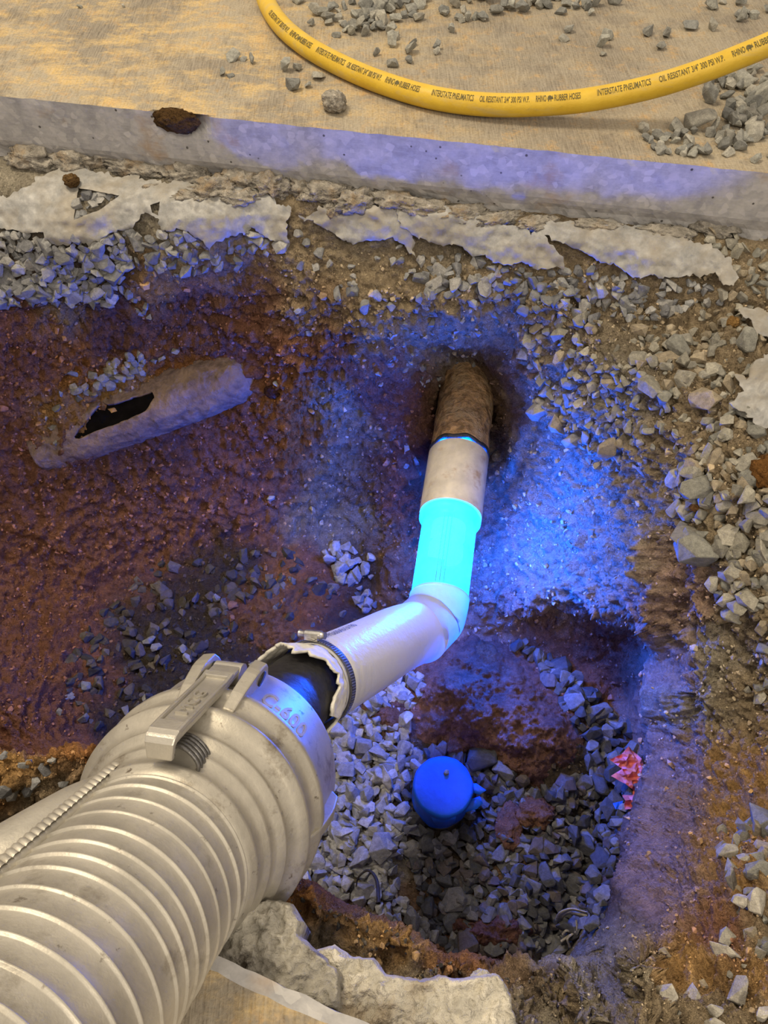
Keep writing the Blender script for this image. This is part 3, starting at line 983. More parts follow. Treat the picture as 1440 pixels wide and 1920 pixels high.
heap('large crumbly reddish clay heap behind the blue capped pipe', [(790, 1235), (835, 1195), (880, 1180), (935, 1195), (990, 1215), (1015, 1250), (1040, 1290), (1075, 1340), (1100, 1380), (1092, 1430), (1050, 1450), (1015, 1490), (960, 1465), (930, 1440), (880, 1420), (850, 1410), (800, 1400), (770, 1380), (780, 1330), (765, 1290)], .13, (.37, .20, .145), 41)
heap('flat clay patch between the liner and the pale gravel', [(690, 1310), (740, 1285), (775, 1290), (780, 1340), (770, 1400), (740, 1390), (700, 1370)], .03, (.33, .17, .10), 43)
heap('flat orange clay patch on the muddy floor of the left hollow', [(470, 1100), (520, 1075), (590, 1070), (620, 1095), (590, 1135), (560, 1160), (600, 1200), (540, 1235), (480, 1240), (450, 1200), (430, 1150)], .022, (.38, .20, .10), 44)
heap('reddish clay spill below the near rim', [(800, 1720), (850, 1700), (900, 1710), (960, 1690), (1010, 1740), (1000, 1800), (930, 1800), (860, 1780)], .04, (.28, .14, .10), 45)
for (u, v, w, h, lab) in ((960, 1552, 46, 80, 'tall orange-brown clay clod right of the blue cap'), (1003, 1530, 62, 52, 'wide orange-brown clay clod right of the tall one'), (905, 1245, 60, 60, 'clay clod on the upper left shoulder of the heap'),
                          (850, 1395, 50, 40, 'clay clod behind the blue capped pipe'), (735, 1345, 44, 40, 'clay clod on the pale gravel'), (970, 1420, 70, 50, 'broken clay clod at the front of the heap')):
    o = ground_lump('clay_clod', u, v, w, h, M['soil'], u, .5, .8, rough=.5, freq=2, jag=.35, color=(.36, .19, .115))
    tag(o, lab, 'clod')
for (u, v, w, h, c, lab) in ((1432, 890, 56, 70, (.30, .14, .04), 'big rusty brown clod at the right edge'), (1369, 602, 24, 22, (.50, .29, .10), 'small orange clod near the plastic corner'), (505, 745, 30, 26, (.13, .06, .045), 'dark clod at the right end of the old pipe'),
                             (128, 352, 26, 24, (.25, .15, .06), 'small brown clod lying on the left film'), (1300, 950, 22, 16, (.42, .22, .08), 'small orange clod on the right gravel'), (870, 712, 34, 26, (.36, .17, .06), 'orange clod on top of the rusty pipe')):
    o = ground_lump('clay_clod', u, v, w, h, M['soil'], u, .55, .9, rough=.45, freq=2, jag=.3, color=c)
    if v == 352: o.location.z += .012
    tag(o, lab, 'clod')

# ------------------------------------------------------------------ old broken clay pipe in the left wall
def build_old_pipe():
    NP, seg = 220, 140
    uu = np.linspace(60, 482, 9); vv = np.interp(uu, [60, 482], [846, 692])
    base = ground(uu, vv)[0]
    fit = np.stack([np.polyval(np.polyfit(uu, base[:, k], 1), uu) for k in range(3)], 1)
    nrm_ = np.array([0, -.75, .66])
    path = resample(fit - nrm_ * np.linspace(.050, .034, 9)[:, None], NP)
    T, N, B = frames(path)
    s = np.linspace(0, 1, NP)
    r = .066 * (1 - .6 * smooth(.84, 1.0, s) ** 2)
    ang = np.linspace(0, 2 * np.pi, seg, endpoint=False)
    V = path[:, None] + r[:, None, None] * (np.cos(ang)[None, :, None] * N[:, None] + np.sin(ang)[None, :, None] * B[:, None])
    Vn = V.reshape(-1, 3)
    rad = (V - path[:, None]).reshape(-1, 3); rad /= np.linalg.norm(rad, axis=1)[:, None]
    Vn = Vn + rad * (.009 * fbm(Vn * 16, 4) + .003 * fbm(Vn * 70, 3))[:, None]
    hole = rough_poly([(136, 822), (160, 790), (188, 752), (200, 758), (215, 757), (285, 734), (290, 745), (272, 772), (215, 797), (170, 812), (148, 824)], 6, 4, 9, .09)
    pu, pv, _ = pix(Vn)
    front = (rad * (CO - Vn)).sum(1) > 0
    ins = in_poly(pu, pv, hole) & front
    keep = []
    for i in range(NP - 1):
        for j in range(seg):
            q = (i * seg + j, i * seg + (j + 1) % seg, (i + 1) * seg + (j + 1) % seg, (i + 1) * seg + j)
            if sum(ins[x] for x in q) < 3: keep.append(q)
    root = empty('broken_clay_pipe', path[90])
    tag(root, 'old brown clay pipe with a black broken hole in the left clay wall', 'pipe')
    bset = {x for e_ in boundary_edges(keep) for x in e_}
    hp_ = np.array(hole + hole[:1])
    fine_ = np.concatenate([np.linspace(hp_[i], hp_[i + 1], 12, endpoint=False) for i in range(len(hole))])
    for x in bset:
        dd_ = np.hypot(fine_[:, 0] - pu[x], fine_[:, 1] - pv[x]); q_ = int(dd_.argmin())
        if dd_[q_] < 9 and front[x]:
            Vn[x] = CO + ray(*fine_[q_]) * float((Vn[x] - CO) @ CF)
    mesh('pipe_shell', *thicken(Vn, keep, -rad * .007), M['old_pipe'], root)
    iV, iF = tube_geo(path, r * .84, 40)
    mesh('pipe_bore', iV, iF, M['old_inside'], root).data.flip_normals()


build_old_pipe()

# ------------------------------------------------------------------ lateral pipe and glowing liner
ZP = -.615
PA = P(878, 722, ZP + .004)
PB = P(845, 965, ZP)
ax = PB - PA; ax /= np.linalg.norm(ax)


def axis_at(v):
    """point of the pipe axis that shows at photo row v"""
    lo, hi = -1.0, 1.5
    for _ in range(50):
        m = (lo + hi) / 2
        if pix(PA + ax * m)[1] < v: lo = m
        else: hi = m
    return PA + ax * lo


def lathe_along(origin, d, prof, seg=64, up=(0, 0, 1), closed=True):
    d = np.asarray(d) / np.linalg.norm(d)
    n = np.asarray(up, float); n = n - n @ d * d; n /= np.linalg.norm(n); b = np.cross(d, n)
    a = np.linspace(0, 2 * np.pi, seg, endpoint=False)
    V = np.concatenate([origin + d * t + r * (np.cos(a)[:, None] * n + np.sin(a)[:, None] * b) for t, r in prof])
    Fc = []
    m = len(prof)
    for i in range(m if closed else m - 1):
        k = (i + 1) % m
        for j in range(seg):
            l = (j + 1) % seg
            Fc.append((i * seg + j, i * seg + l, k * seg + l, k * seg + j))
    return V, Fc


vHost = axis_at(850); vPv0 = axis_at(856); vPv1 = axis_at(968)
host = empty('rusty_drain_pipe', vHost)
tag(host, 'rusty old drain pipe sticking out of the clay wall above the white pipe', 'pipe')
Lh = .30
hp = np.array([vHost - ax * Lh * (1 - s) for s in np.linspace(0, 1, 60)])
hV, hF = tube_geo(hp, .061, 72)
rad = hV - np.repeat(hp, 72, 0); rad /= np.linalg.norm(rad, axis=1)[:, None]
hV = hV + rad * (.0045 * fbm(hV * 24, 4) + .0022 * fbm(hV * 110, 3))[:, None]
mesh('pipe_barrel', *thicken(hV, hF, -rad * .006), M['rust'], host)
sp_ = []
for q in np.linspace(0, 2 * np.pi, 90, endpoint=False):
    n_ = np.array([0, 0, 1.0]); n_ -= n_ @ ax * ax; n_ /= np.linalg.norm(n_); b_ = np.cross(ax, n_)
    sp_.append(vHost + ax * (.001 + .003 * math.sin(q * 7)) + .0585 * (math.cos(q) * n_ + math.sin(q) * b_))
sp_ = np.array(sp_ + sp_[:1])
sV, sF = tube_geo(sp_, .0058 * (1 + .35 * fbm(sp_ * 90, 3)), 10, up=tuple(ax))
mesh('sealant_ring', sV, sF, M['black_seal'], host)

pvc = empty('white_pipe_stub', vPv0)
tag(pvc, 'short stained white plastic pipe between rusty pipe and glowing liner', 'pipe')
lp = float(np.linalg.norm(vPv1 - vPv0))
oo = shade_sharp(mesh('pipe_barrel', *lathe_along(vPv0, ax, [(0.004, .0605), (.002, .0625), (.004, .0635), (lp * .5, .0632), (lp - .004, .0630), (lp, .0620), (lp, .0570), (.004, .0570)], 80), M['pvc'], pvc))

liner = empty('pipe_liner', axis_at(1040))
tag(liner, 'glowing cyan pipe liner sleeve with a white elbow and printed lower end', 'pipe liner')
g0 = vHost - ax * .02; g1 = axis_at(1118)
Rg = .0535
# upper, glowing length (runs inside the white pipe stub up to the rusty pipe)
gl = float(np.linalg.norm(g1 - g0))
lip_t = float((vPv1 - g0) @ ax)
ts = np.linspace(0, gl, 70)
rr = np.where(np.abs(ts - lip_t - .010) < .012, Rg + .0085 * np.cos((ts - lip_t - .010) / .012 * np.pi / 2), Rg)
rr = np.where(ts < .034, .0555, rr)
upath = g0 + ax * ts[:, None]
uV, uF = tube_geo(upath, rr, 72)
mesh('glowing_sleeve', uV, uF, M['sleeve'], liner)
# two printed seam lines and light train inside the sleeve
e0 = P(813, 1158, ZP - .002)
low = [PD(786, 1184, 1.385), PD(745, 1199, 1.31), PD(690, 1228, 1.205), PD(640, 1254, 1.125), PD(606, 1272, 1.075), PD(580, 1286, 1.04)]
elbow_path = np.array([g1, g1 + ax * .012, e0 * .55 + (g1 + ax * .03) * .45, e0, e0 * .45 + low[0] * .55, low[0]])
eV, eF = tube_geo(catmull(elbow_path, 30), np.interp(np.linspace(0, 1, 30), [0, .06, .12, .5, .9, 1], [Rg, Rg + .003, Rg + .002, Rg + .003, Rg + .004, Rg + .0035]), 72)
mesh('elbow', eV, eF, M['sleeve_mid'], liner)
lpath = catmull(np.array(low), 90)
lr = np.interp(np.linspace(0, 1, 90), [0, .03, .5, .85, .91, 1], [.0585, .0555, .0575, .0585, .0560, .0585])
lV, lF = tube_geo(lpath, lr, 96, rfun=lambda i, a: 1 + .010 * np.sin(a * 3 + i * .02) + .006 * np.sin(i * .9 + 2 * np.sin(a)) * smooth(50, 85, i))
mesh('printed_sleeve', lV, lF, M['sleeve_white'], liner)
# torn felt cuff past the clamp
lT, lN, lB = frames(lpath)
ctl, cT = lpath[-1], lT[-1]
aa = np.linspace(0, 2 * np.pi, 120, endpoint=False)
tear = np.interp(fbm(np.stack([np.cos(aa) * 1.7, np.sin(aa) * 1.7, aa * 0 + 4.], -1), 4), [-.5, .5], [.015, .075])
tear += .010 * fbm(np.stack([np.cos(aa) * 9, np.sin(aa) * 9, aa * 0], -1), 3)
rowsV = []
for s in np.linspace(0, 1, 14):
    r_ = .0585 + .010 * s + .004 * fbm(np.stack([np.cos(aa) * 3, np.sin(aa) * 3, aa * 0 + s * 2], -1), 3)
    rowsV.append(ctl + cT * (tear * s)[:, None] + r_[:, None] * (np.cos(aa)[:, None] * lN[-1] + np.sin(aa)[:, None] * lB[-1]))
cV = np.concatenate(rowsV)
cF = [(i * 120 + j, i * 120 + (j + 1) % 120, (i + 1) * 120 + (j + 1) % 120, (i + 1) * 120 + j) for i in range(13) for j in range(120)]
crad = cV - (ctl + np.outer((cV - ctl) @ cT, cT)); crad /= np.linalg.norm(crad, axis=1)[:, None]
mesh('torn_cuff', *thicken(cV, cF, -crad * .004), M['cuff'], liner)

# hose clamp round the lower end
ci = 82
cc_, cN, cB, cTt = lpath[ci], lN[ci], lB[ci], lT[ci]
clampR = lr[ci] + .004


def clampP(t, a, r): return cc_ + cTt * t + r * (math.cos(a) * cN + math.sin(a) * cB)


bV = []
A = np.linspace(0, 2 * np.pi, 120, endpoint=False)
bandV, bandF = lathe_along(cc_, cTt, [(-.0065, clampR - .002), (-.0065, clampR), (.0065, clampR), (.0065, clampR - .002)], 120, up=tuple(cN))
clamp = shade_sharp(mesh('hose_clamp', bandV, bandF, M['dark_steel'], liner))
clamp['label'] = 'slotted steel hose clamp'
parts = []
for q in range(100):
    a0 = q / 100 * 2 * math.pi
    vs_ = []
    for r_ in (clampR - .0005, clampR + .0007):
        for (t, da) in ((-.0045, -.012), (.0045, -.004), (.0045, .014), (-.0045, .006)):
            vs_.append(clampP(t, a0 + da, r_))
    parts.append((vs_, [(4, 5, 6, 7), (0, 1, 5, 4), (1, 2, 6, 5), (2, 3, 7, 6), (3, 0, 4, 7)]))
mesh('band_thread', *join_geo(parts), M['bright_steel'], clamp, False)


def ang_of(pt_pix, t=0.0, r=None):
    r = r or clampR
    best = min(np.linspace(0, 2 * np.pi, 720), key=lambda a: (lambda q: (q[0] - pt_pix[0]) ** 2 + (q[1] - pt_pix[1]) ** 2 + 1e6 * (q[2] > pix(cc_)[2]))(pix(clampP(t, a, r))))
    return best


sa = ang_of((588, 1206))
sdir = -math.sin(sa) * cN + math.cos(sa) * cB
srad = math.cos(sa) * cN + math.sin(sa) * cB
sc = clampP(0, sa, clampR + .007)
hv, hf = lathe_along(sc - sdir * .012, sdir, [(0, .0), (0, .0062), (.024, .0062), (.024, 0)], 20, up=tuple(srad), closed=False)
hb, hbf = [], []
for sx_ in (-.010, .010):
    for sy_ in (-.0085, .0085):
        for sz_ in (-.007, .002):
            hb.append(sc + sdir * sx_ + cTt * sy_ + srad * sz_)
hbf = [(0, 1, 3, 2), (4, 5, 7, 6), (0, 1, 5, 4), (2, 3, 7, 6), (0, 2, 6, 4), (1, 3, 7, 5)]
shade_sharp(mesh('screw_housing', *join_geo([(hv, hf), (hb, hbf)]), M['bright_steel'], clamp))
for (t0_, t1_, r_) in ((.013, .022, .0055), (-.018, -.012, .0052)):
    hv, hf = lathe_along(sc, sdir, [(t0_, 0), (t0_, r_), ((t0_ + t1_) / 2, r_ * .8), (t1_, r_), (t1_, 0)], 12, up=tuple(srad), closed=False)
    shade_sharp(mesh('clamp_screw', hv, hf, M['bright_steel'], clamp))

# curing light train inside the liner: LED pods on a cable
train = empty('curing_light_train', axis_at(1000))
tag(train, 'blue curing lamp train on a cable inside the glowing liner', 'lamp')
tp = []
for s in np.linspace(0, 1, 60):
    tp.append(g0 + ax * (.01 + s * (gl - .01)) + np.array([.004 * math.sin(s * 9), 0, -.040]))
tp += [q + np.array([0, 0, -.03]) for q in catmull(elbow_path, 12)[3:]]
tp = np.array(tp)
tV, tF = tube_geo(tp, .0035, 10)
mesh('cable', tV, tF, M['cable'], train)
for i, (vv_, L_) in enumerate(((868, .008), (996, .030), (1032, .026), (1112, .006))):  # tiny last pod is an extra light added for the elbow
    c0 = axis_at(vv_) + np.array([0, 0, -.004]); pr_ = (.030, .034, .034, .006)[i]
    pV, pF = lathe_along(c0, ax, [(-L_ / 2 - .005, 0.0001), (-L_ / 2, pr_), (L_ / 2, pr_), (L_ / 2 + .005, .0001)], 32, closed=False)
    pod = mesh('led_pod', pV, pF, M['led'], train)
    if i in (1, 2):      # lower-left faces dark, added to keep light off the left wall
        pod.data.materials.append(M['cable'])
        for f_ in pod.data.polygons:
            f_.material_index = 0 if f_.normal.dot(Vector((.62, .30, .72))) > -.5 else 1
# thin dark seam line along the upper sleeve
for k_, da in enumerate((-.16, -.02, .12)):
    line = []
    for t in np.linspace(lip_t + .022, gl - .002, 40):
        n_ = np.array([0, 0, 1.0]); n_ -= n_ @ ax * ax; n_ /= np.linalg.norm(n_); b_ = np.cross(ax, n_)
        a_ = -.05 + da
        line.append(g0 + ax * t + (Rg - .0012) * (math.cos(a_) * n_ - math.sin(a_) * b_))
    sV_, sF_ = tube_geo(np.array(line), .0009, 6)
    mesh('seam_thread', sV_, sF_, M['cable'], liner)

# ------------------------------------------------------------------ text helper
def text_geo(body, size=1.0, extrude=0.0, bold=0.0):
    cu = bpy.data.curves.new('lettering', 'FONT')
    cu.body = body; cu.size = size; cu.extrude = extrude; cu.resolution_u = 3
    cu.offset = bold
    ob = bpy.data.objects.new('lettering', cu)
    COL.objects.link(ob)
    dg = bpy.context.evaluated_depsgraph_get()
    me = ob.evaluated_get(dg).to_mesh()
    V = np.array([v.co[:] for v in me.vertices]); Fc = [tuple(p.vertices) for p in me.polygons]
    ob.evaluated_get(dg).to_mesh_clear()
    bpy.data.objects.remove(ob); bpy.data.curves.remove(cu)
    if extrude == 0:
        # drop doubled back faces
        pass
    V[:, 0] -= V[:, 0].min()
    return V, Fc


def refine(V, Fc, maxlen):
    me = bpy.data.meshes.new('tmp'); me.from_pydata(V.tolist(), [], Fc)
    bm = bmesh.new(); bm.from_mesh(me); bpy.data.meshes.remove(me)
    bmesh.ops.triangulate(bm, faces=bm.faces)
    for _ in range(3):
        es = [e for e in bm.edges if e.calc_length() > maxlen]
        if not es: break
        bmesh.ops.subdivide_edges(bm, edges=es, cuts=1)
        bmesh.ops.triangulate(bm, faces=bm.faces)
    bm.verts.index_update()
    V = np.array([v.co[:] for v in bm.verts]); Fc = [tuple(v.index for v in f.verts) for f in bm.faces]
    bm.free()
    return V, Fc


def on_tube(V, path, N, B, T, r, s0, length, ang, lift, height, flip=1):
    """wrap flat text (x along the tube, y round it) onto a tube"""
    S = np.concatenate([[0], np.cumsum(np.linalg.norm(np.diff(path, axis=0), axis=1))])
    w = V[:, 0].max()
    s = s0 + V[:, 0] / w * length
    h = V[:, 1].max()
    y = (V[:, 1] / h - .5) * height
    def at(arr): return np.stack([np.interp(s, S, arr[:, k]) for k in range(3)], 1)
    rr_ = np.interp(s, S, np.broadcast_to(r, (len(path),))) + lift + V[:, 2]
    a = ang + flip * y / (rr_)
    return at(path) + rr_[:, None] * (np.cos(a)[:, None] * at(N) + np.sin(a)[:, None] * at(B))


# print on the liner: runs from the clamp up towards the elbow
def tube_angle(path, N, B, r, target):
    best, bd = None, 1e9
    for i in range(len(path)):
        for a in np.linspace(0, 2 * np.pi, 180, endpoint=False):
            rad = math.cos(a) * N[i] + math.sin(a) * B[i]
            X = path[i] + r * rad
            if rad @ (CO - X) < 0: continue
            q = pix(X)
            dd = (q[0] - target[0]) ** 2 + (q[1] - target[1]) ** 2
            if dd < bd: bd, best = dd, (i, a)
    return best


rp_, rN, rB, rT = lpath[::-1], lN[::-1], lB[::-1], -lT[::-1]
rlr = lr[::-1]
S_ = np.concatenate([[0], np.cumsum(np.linalg.norm(np.diff(rp_, axis=0), axis=1))])
i0, a0 = tube_angle(rp_, rN, rB, .0585, (597, 1197)); i1, a1 = tube_angle(rp_, rN, rB, .0585, (668, 1172))
V, Fc = text_geo('E 7-M56004313/190'); V, Fc = refine(V, Fc, .12)
sgn = 1
t1_ = on_tube(V, rp_, rN, rB, rT, rlr, S_[i0], S_[i1] - S_[i0], (a0 + a1) / 2, .0012, .012, sgn)
top = t1_[np.argmax(V[:, 1])]; botm = t1_[np.argmin(V[:, 1])]
if pix(top)[1] > pix(botm)[1]:
    sgn = -1
    t1_ = on_tube(V, rp_, rN, rB, rT, rlr, S_[i0], S_[i1] - S_[i0], (a0 + a1) / 2, .0012, .012, sgn)
mesh('lettering', t1_, Fc, M['ink'], liner, False)
V, Fc = text_geo('AL/'); V, Fc = refine(V, Fc, .12)
axc = lpath[-1] - lT[-1] * 0
cpath = np.array([ctl + cT * .040, ctl + cT * .02, ctl - cT * .02]); 
cN3 = np.repeat(lN[-1:], 3, 0); cB3 = np.repeat(lB[-1:], 3, 0)
ia, aa0 = tube_angle(cpath, cN3, cB3, .064, (560, 1220))
mesh('lettering', on_tube(V, cpath, cN3, cB3, None, .066, .016, .024, aa0, .0015, .011, sgn), Fc, M['ink'], liner, False)

# ------------------------------------------------------------------ metal hose, coupling
SC = .88


def _fit():
    def plane(a, b):
        n = np.cross(ray(*a), ray(*b)); return n / np.linalg.norm(n)
    n1 = plane((0, 1640), (232, 1437)); n2 = plane((334, 1920), (490, 1640))
    d = np.cross(n1, n2); d /= np.linalg.norm(d)
    if d @ CF < 0: d = -d
    mid = ray(250, 1680); n1 = n1 * np.sign(n1 @ mid); n2 = n2 * np.sign(n2 @ mid)
    b = n1 + n2; b -= b @ d * d; b /= np.linalg.norm(b)
    return d, b, .085 / float(b @ n1)


HD, HB, HDist = _fit()
E1 = -HB; E2 = np.cross(HD, E1)
HO = CO + HB * HDist * SC


def CY(t, deg, r):
    a = math.radians(deg)
    return HO + (HD * t + r * (math.cos(a) * E1 + math.sin(a) * E2)) * SC


def hose_lathe(prof, seg=128, closed=False):
    a = np.linspace(0, 2 * np.pi, seg, endpoint=False)
    ring = np.cos(a)[:, None] * E1 + np.sin(a)[:, None] * E2
    V = np.concatenate([HO + (HD * t + r * ring) * SC for t, r in prof])
    Fc = []
    m = len(prof)
    for i in range(m if closed else m - 1):
        k = (i + 1) % m
        for j in range(seg):
            l = (j + 1) % seg
            Fc.append((i * seg + j, i * seg + l, k * seg + l, k * seg + j))
    return V, Fc


hose = empty('metal_hose', CY(.5, 0, 0))
tag(hose, 'thick grey ribbed metal hose running in from the lower left corner', 'hose')
prof = [(.665, .083), (.660, .0845)]
t = .642
ribn = 0
while t > .26:
    step = .0205 * random.uniform(.8, 1.2)
    hh = random.uniform(.55, 1.15)
    prof += [(t, .0846), (t - .0008, .0850), (t - .0018, .0847 + .0019 * hh), (t - .0028, .0847 + .0024 * hh), (t - .0038, .0847 + .0018 * hh), (t - .0046, .0850), (t - .0054, .0847), (t - .012, .0851)]
    t -= step
prof += [(.255, .083), (.255, .06)]
V, Fc = hose_lathe(prof, 144)
rel = V - HO
V = V + (rel - np.outer(rel @ HD, HD)) * (.012 * fbm(V * 14, 3))[:, None]
mesh('ribbed_tube', V, Fc, M['hose_metal'], hose)
# smooth side duct with a weld bead in the groove between
dpath = catmull(np.array([PD(226, 1478, .66), PD(150, 1532, .60), PD(60, 1598, .56), PD(-60, 1684, .53), PD(-200, 1785, .50), PD(-420, 1945, .46)]), 40)
dV, dF = tube_geo(dpath, np.interp(np.linspace(0, 1, 40), [0, .2, 1], [.018, .026, .042]), 48, caps=True)
mesh('side_duct', dV, dF, M['hose_metal'], hose)
parts = []
for i, t_ in enumerate(np.arange(.63, .25, -.0075)):
    c = CY(t_, -73, .0885)
    tv, tf = [], []
    pth = np.array([CY(t_ + .004 * math.cos(q), -73 + q * 2.6 - 4.0, .0880 + .004 * math.sin(q * 1.0)) for q in np.linspace(0, math.pi, 9)])
    parts.append(tube_geo(pth, .0042, 8, up=tuple(E1)))
bv, bf = tube_geo(np.array([CY(t_, -73, .086) for t_ in np.linspace(.64, .24, 60)]), .0075, 12, up=tuple(E1))
mesh('weld_bead', *join_geo(parts + [(bv, bf)]), M['hose_metal'], hose)

cpl = empty('cam_coupling', CY(.74, 0, 0))
tag(cpl, 'cast aluminium cam-lock coupling with a steel lever at the end of the metal hose', 'hose coupling')
prof = [(.70, .03), (.70, .084), (.800, .085), (.808, .090), (.815, .100), (.816, .108), (.812, .1145), (.804, .1165), (.735, .1160), (.731, .1185), (.728, .1215), (.724, .1235), (.716, .1238), (.711, .1225), (.708, .1180),
        (.688, .1165), (.684, .1190), (.679, .1205), (.673, .1195), (.669, .1120), (.660, .1040), (.655, .1035), (.652, .1055), (.648, .1050), (.645, .0985), (.638, .0955), (.634, .0965), (.630, .0955), (.627, .0920), (.615, .0900), (.612, .0915), (.607, .0910), (.604, .0880), (.596, .0865), (.596, .080)]
V, Fc = hose_lathe(prof, 160)
mesh('coupling_body', V, Fc, M['alu'], cpl)


def cyl_box(t0, t1, d0, d1, r0, r1, nt=2, nd=6, fr=None):
    """block in axis-angle-radius space; fr(t) may raise the outer radius"""
    V, Fc = [], []
    tsx = np.linspace(t0, t1, nt); dsx = np.linspace(d0, d1, nd)
    for lev in (0, 1):
        for t_ in tsx:
            for d_ in dsx:
                r_ = r0 if lev == 0 else (fr(t_) if fr else r1)
                V.append(CY(t_, d_, r_))
    I = lambda l, i, j: l * nt * nd + i * nd + j
    for i in range(nt - 1):
        for j in range(nd - 1):
            for l in (0, 1):
                Fc.append((I(l, i, j), I(l, i + 1, j), I(l, i + 1, j + 1), I(l, i, j + 1)))
    for i in range(nt - 1):
        for j in (0, nd - 1):
            Fc.append((I(0, i, j), I(0, i + 1, j), I(1, i + 1, j), I(1, i, j)))
    for j in range(nd - 1):
        for i in (0, nt - 1):
            Fc.append((I(0, i, j), I(0, i, j + 1), I(1, i, j + 1), I(1, i, j)))
    return np.array(V), Fc


def bevel_obj(o, w=.0015, seg=2):
    md = o.modifiers.new('bevel', 'BEVEL'); md.width = w; md.segments = seg; md.limit_method = 'ANGLE'; md.angle_limit = math.radians(40)
    return o


def lugr(t_): return float(np.interp(t_, [.690, .712, .745, .775, .80], [.1175, .130, .141, .143, .118]))
LV = -34.0
for dA in (-44.5, -20.5):
    lv, lf = cyl_box(.690, .802, dA - 3.0, dA + 3.0, .110, .12, 12, 3, lugr)
    lug = bevel_obj(mesh('lug', lv, lf, M['alu'], cpl, False))
    pv_, pf_ = [], []
    pc = CY(.765, dA + 3.2, .1275); pdir = CY(.765, dA + 4.2, .1275) - CY(.765, dA + 3.2, .1275); pdir /= np.linalg.norm(pdir)
    hv, hf = lathe_along(pc, pdir, [(-.001, 0), (-.001, .0075), (.0012, .0075), (.0012, .0)], 20, closed=False)
    mesh('pin_hole_shade', hv, hf, M['black_rubber'], lug)  # raised black disc painted for the shade inside a hole
lv, lf = cyl_box(.690, .790, 58, 64, .110, .12, 12, 3, lambda t_: float(np.interp(t_, [.69, .71, .75, .78, .79], [.117, .124, .128, .126, .117])))
bevel_obj(mesh('lug', lv, lf, M['alu'], cpl, False))
# cam head between the lugs
cdir = CY(.765, LV + 8, .122) - CY(.765, LV - 8, .122); cl_ = np.linalg.norm(cdir); cdir /= cl_
lv, lf = lathe_along(CY(.765, LV - 7, .122), cdir, [(0, 0), (0, .013), (cl_ * .9, .013), (cl_ * .9, 0)], 28, closed=False)
shade_sharp(mesh('cam_head', lv, lf, M['lever'], cpl))
# lever: flat bar with a raised border, hooked end
def lever_r(t_): return np.interp(t_, [.600, .625, .72, .745, .775], [.1220, .1245, .1300, .1345, .1360])


def bar(w0, w1, tA, tB, rA, rB, n=24):
    V, Fc = [], []
    for t_ in np.linspace(tA, tB, n):
        for (dg, rr_) in ((LV + w0, rA), (LV + w0, rB), (LV + w1, rB), (LV + w1, rA)):
            V.append(CY(t_, dg, float(lever_r(t_)) + rr_))
    for i in range(n - 1):
        for j in range(4):
            k = (j + 1) % 4
            Fc.append((i * 4 + j, i * 4 + k, (i + 1) * 4 + k, (i + 1) * 4 + j))
    Fc += [(0, 1, 2, 3), tuple((n - 1) * 4 + j for j in range(4))]
    return np.array(V), Fc


lev = bevel_obj(mesh('cam_lever', *bar(-6.6, 6.6, .604, .772, -.009, 0.0), M['lever'], cpl, False), .002, 2)
for (w0, w1, tA, tB) in ((-6.6, -5.0, .606, .735), (5.0, 6.6, .606, .735), (-6.5, 6.5, .606, .624), (-6.5, 6.5, .728, .737)):
    bevel_obj(mesh('lever_border', *bar(w0, w1, tA, tB, -.001, .0030, 16), M['lever'], lev, False), .0010, 2)
hk = []
for t_, r_ in ((.616, .1255), (.606, .1250), (.600, .1225), (.597, .1160), (.599, .1000), (.605, .1000), (.604, .1130), (.608, .1170)):
    hk.append((t_, r_))
hV_, hF_ = [], []
for dg in (LV - 6.8, LV + 6.8):
    for t_, r_ in hk: hV_.append(CY(t_, dg, r_))
m_ = len(hk)
hF_ = [tuple(range(m_)), tuple(range(m_, 2 * m_))] + [(i, (i + 1) % m_, m_ + (i + 1) % m_, m_ + i) for i in range(m_)]
bevel_obj(mesh('lever_hook', hV_, hF_, M['lever'], lev, False), .0015, 2)
V, Fc = text_geo('MCG', 1, .06); V, Fc = refine(V, Fc, .2)
w = V[:, 0].max(); h = V[:, 1].max()
tx = np.array([CY(.642 + x / w * .050, LV - (y / h - .5) * 5.4, float(lever_r(.642 + x / w * .05)) + (.0016 if z > 0 else -.002)) for x, y, z in V])
mesh('lettering', tx, Fc, M['lever'], lev, False)
# coiled pull ring under the hook
parts = []
for k_ in range(5):
    cc2 = CY(.618 + .006 * k_, LV + 8.5, .095)
    ring_d = (HD * .8 + E1 * .25); ring_d /= np.linalg.norm(ring_d)
    n_ = E1 - E1 @ ring_d * ring_d; n_ /= np.linalg.norm(n_); b_ = np.cross(ring_d, n_)
    cir = np.array([cc2 + .017 * SC * (math.cos(q) * n_ * .7 + math.sin(q) * b_) for q in np.linspace(0, 2 * np.pi, 29)])
    parts.append(tube_geo(cir, .0016, 8, up=tuple(ring_d)))
mesh('coiled_ring', *join_geo(parts), M['dark_steel'], cpl)
# raised cast number round the collar
V, Fc = text_geo('C-600', 1, .06, .012); V, Fc = refine(V, Fc, .2)
w = V[:, 0].max(); h = V[:, 1].max()
tx = np.array([CY(.738 + (y / h) * .030, -12 + x / w * 29, .1160 + (.0014 if z > 0 else -.002)) for x, y, z in V])
mesh('lettering', tx, Fc, M['alu'], cpl, False)

# black inner tube joining coupling and liner
inner = [CY(.705, 0, 0), CY(.80, 0, 0), CY(.88, 0, 0) + .35 * (lpath[-1] + cT * .06 - CY(.93, 0, 0)), lpath[-1] + cT * .02, lpath[-6], lpath[-30]]
ip = catmull(np.array(inner), 60)
iV, iF = tube_geo(ip, .0505 + .0012 * np.sin(np.arange(60) * 2.1), 48, caps=True)
o = mesh('inner_tube', iV, iF, M['black_rubber'])
tag(o, 'black rubber tube between the coupling and the torn liner end', 'tube')

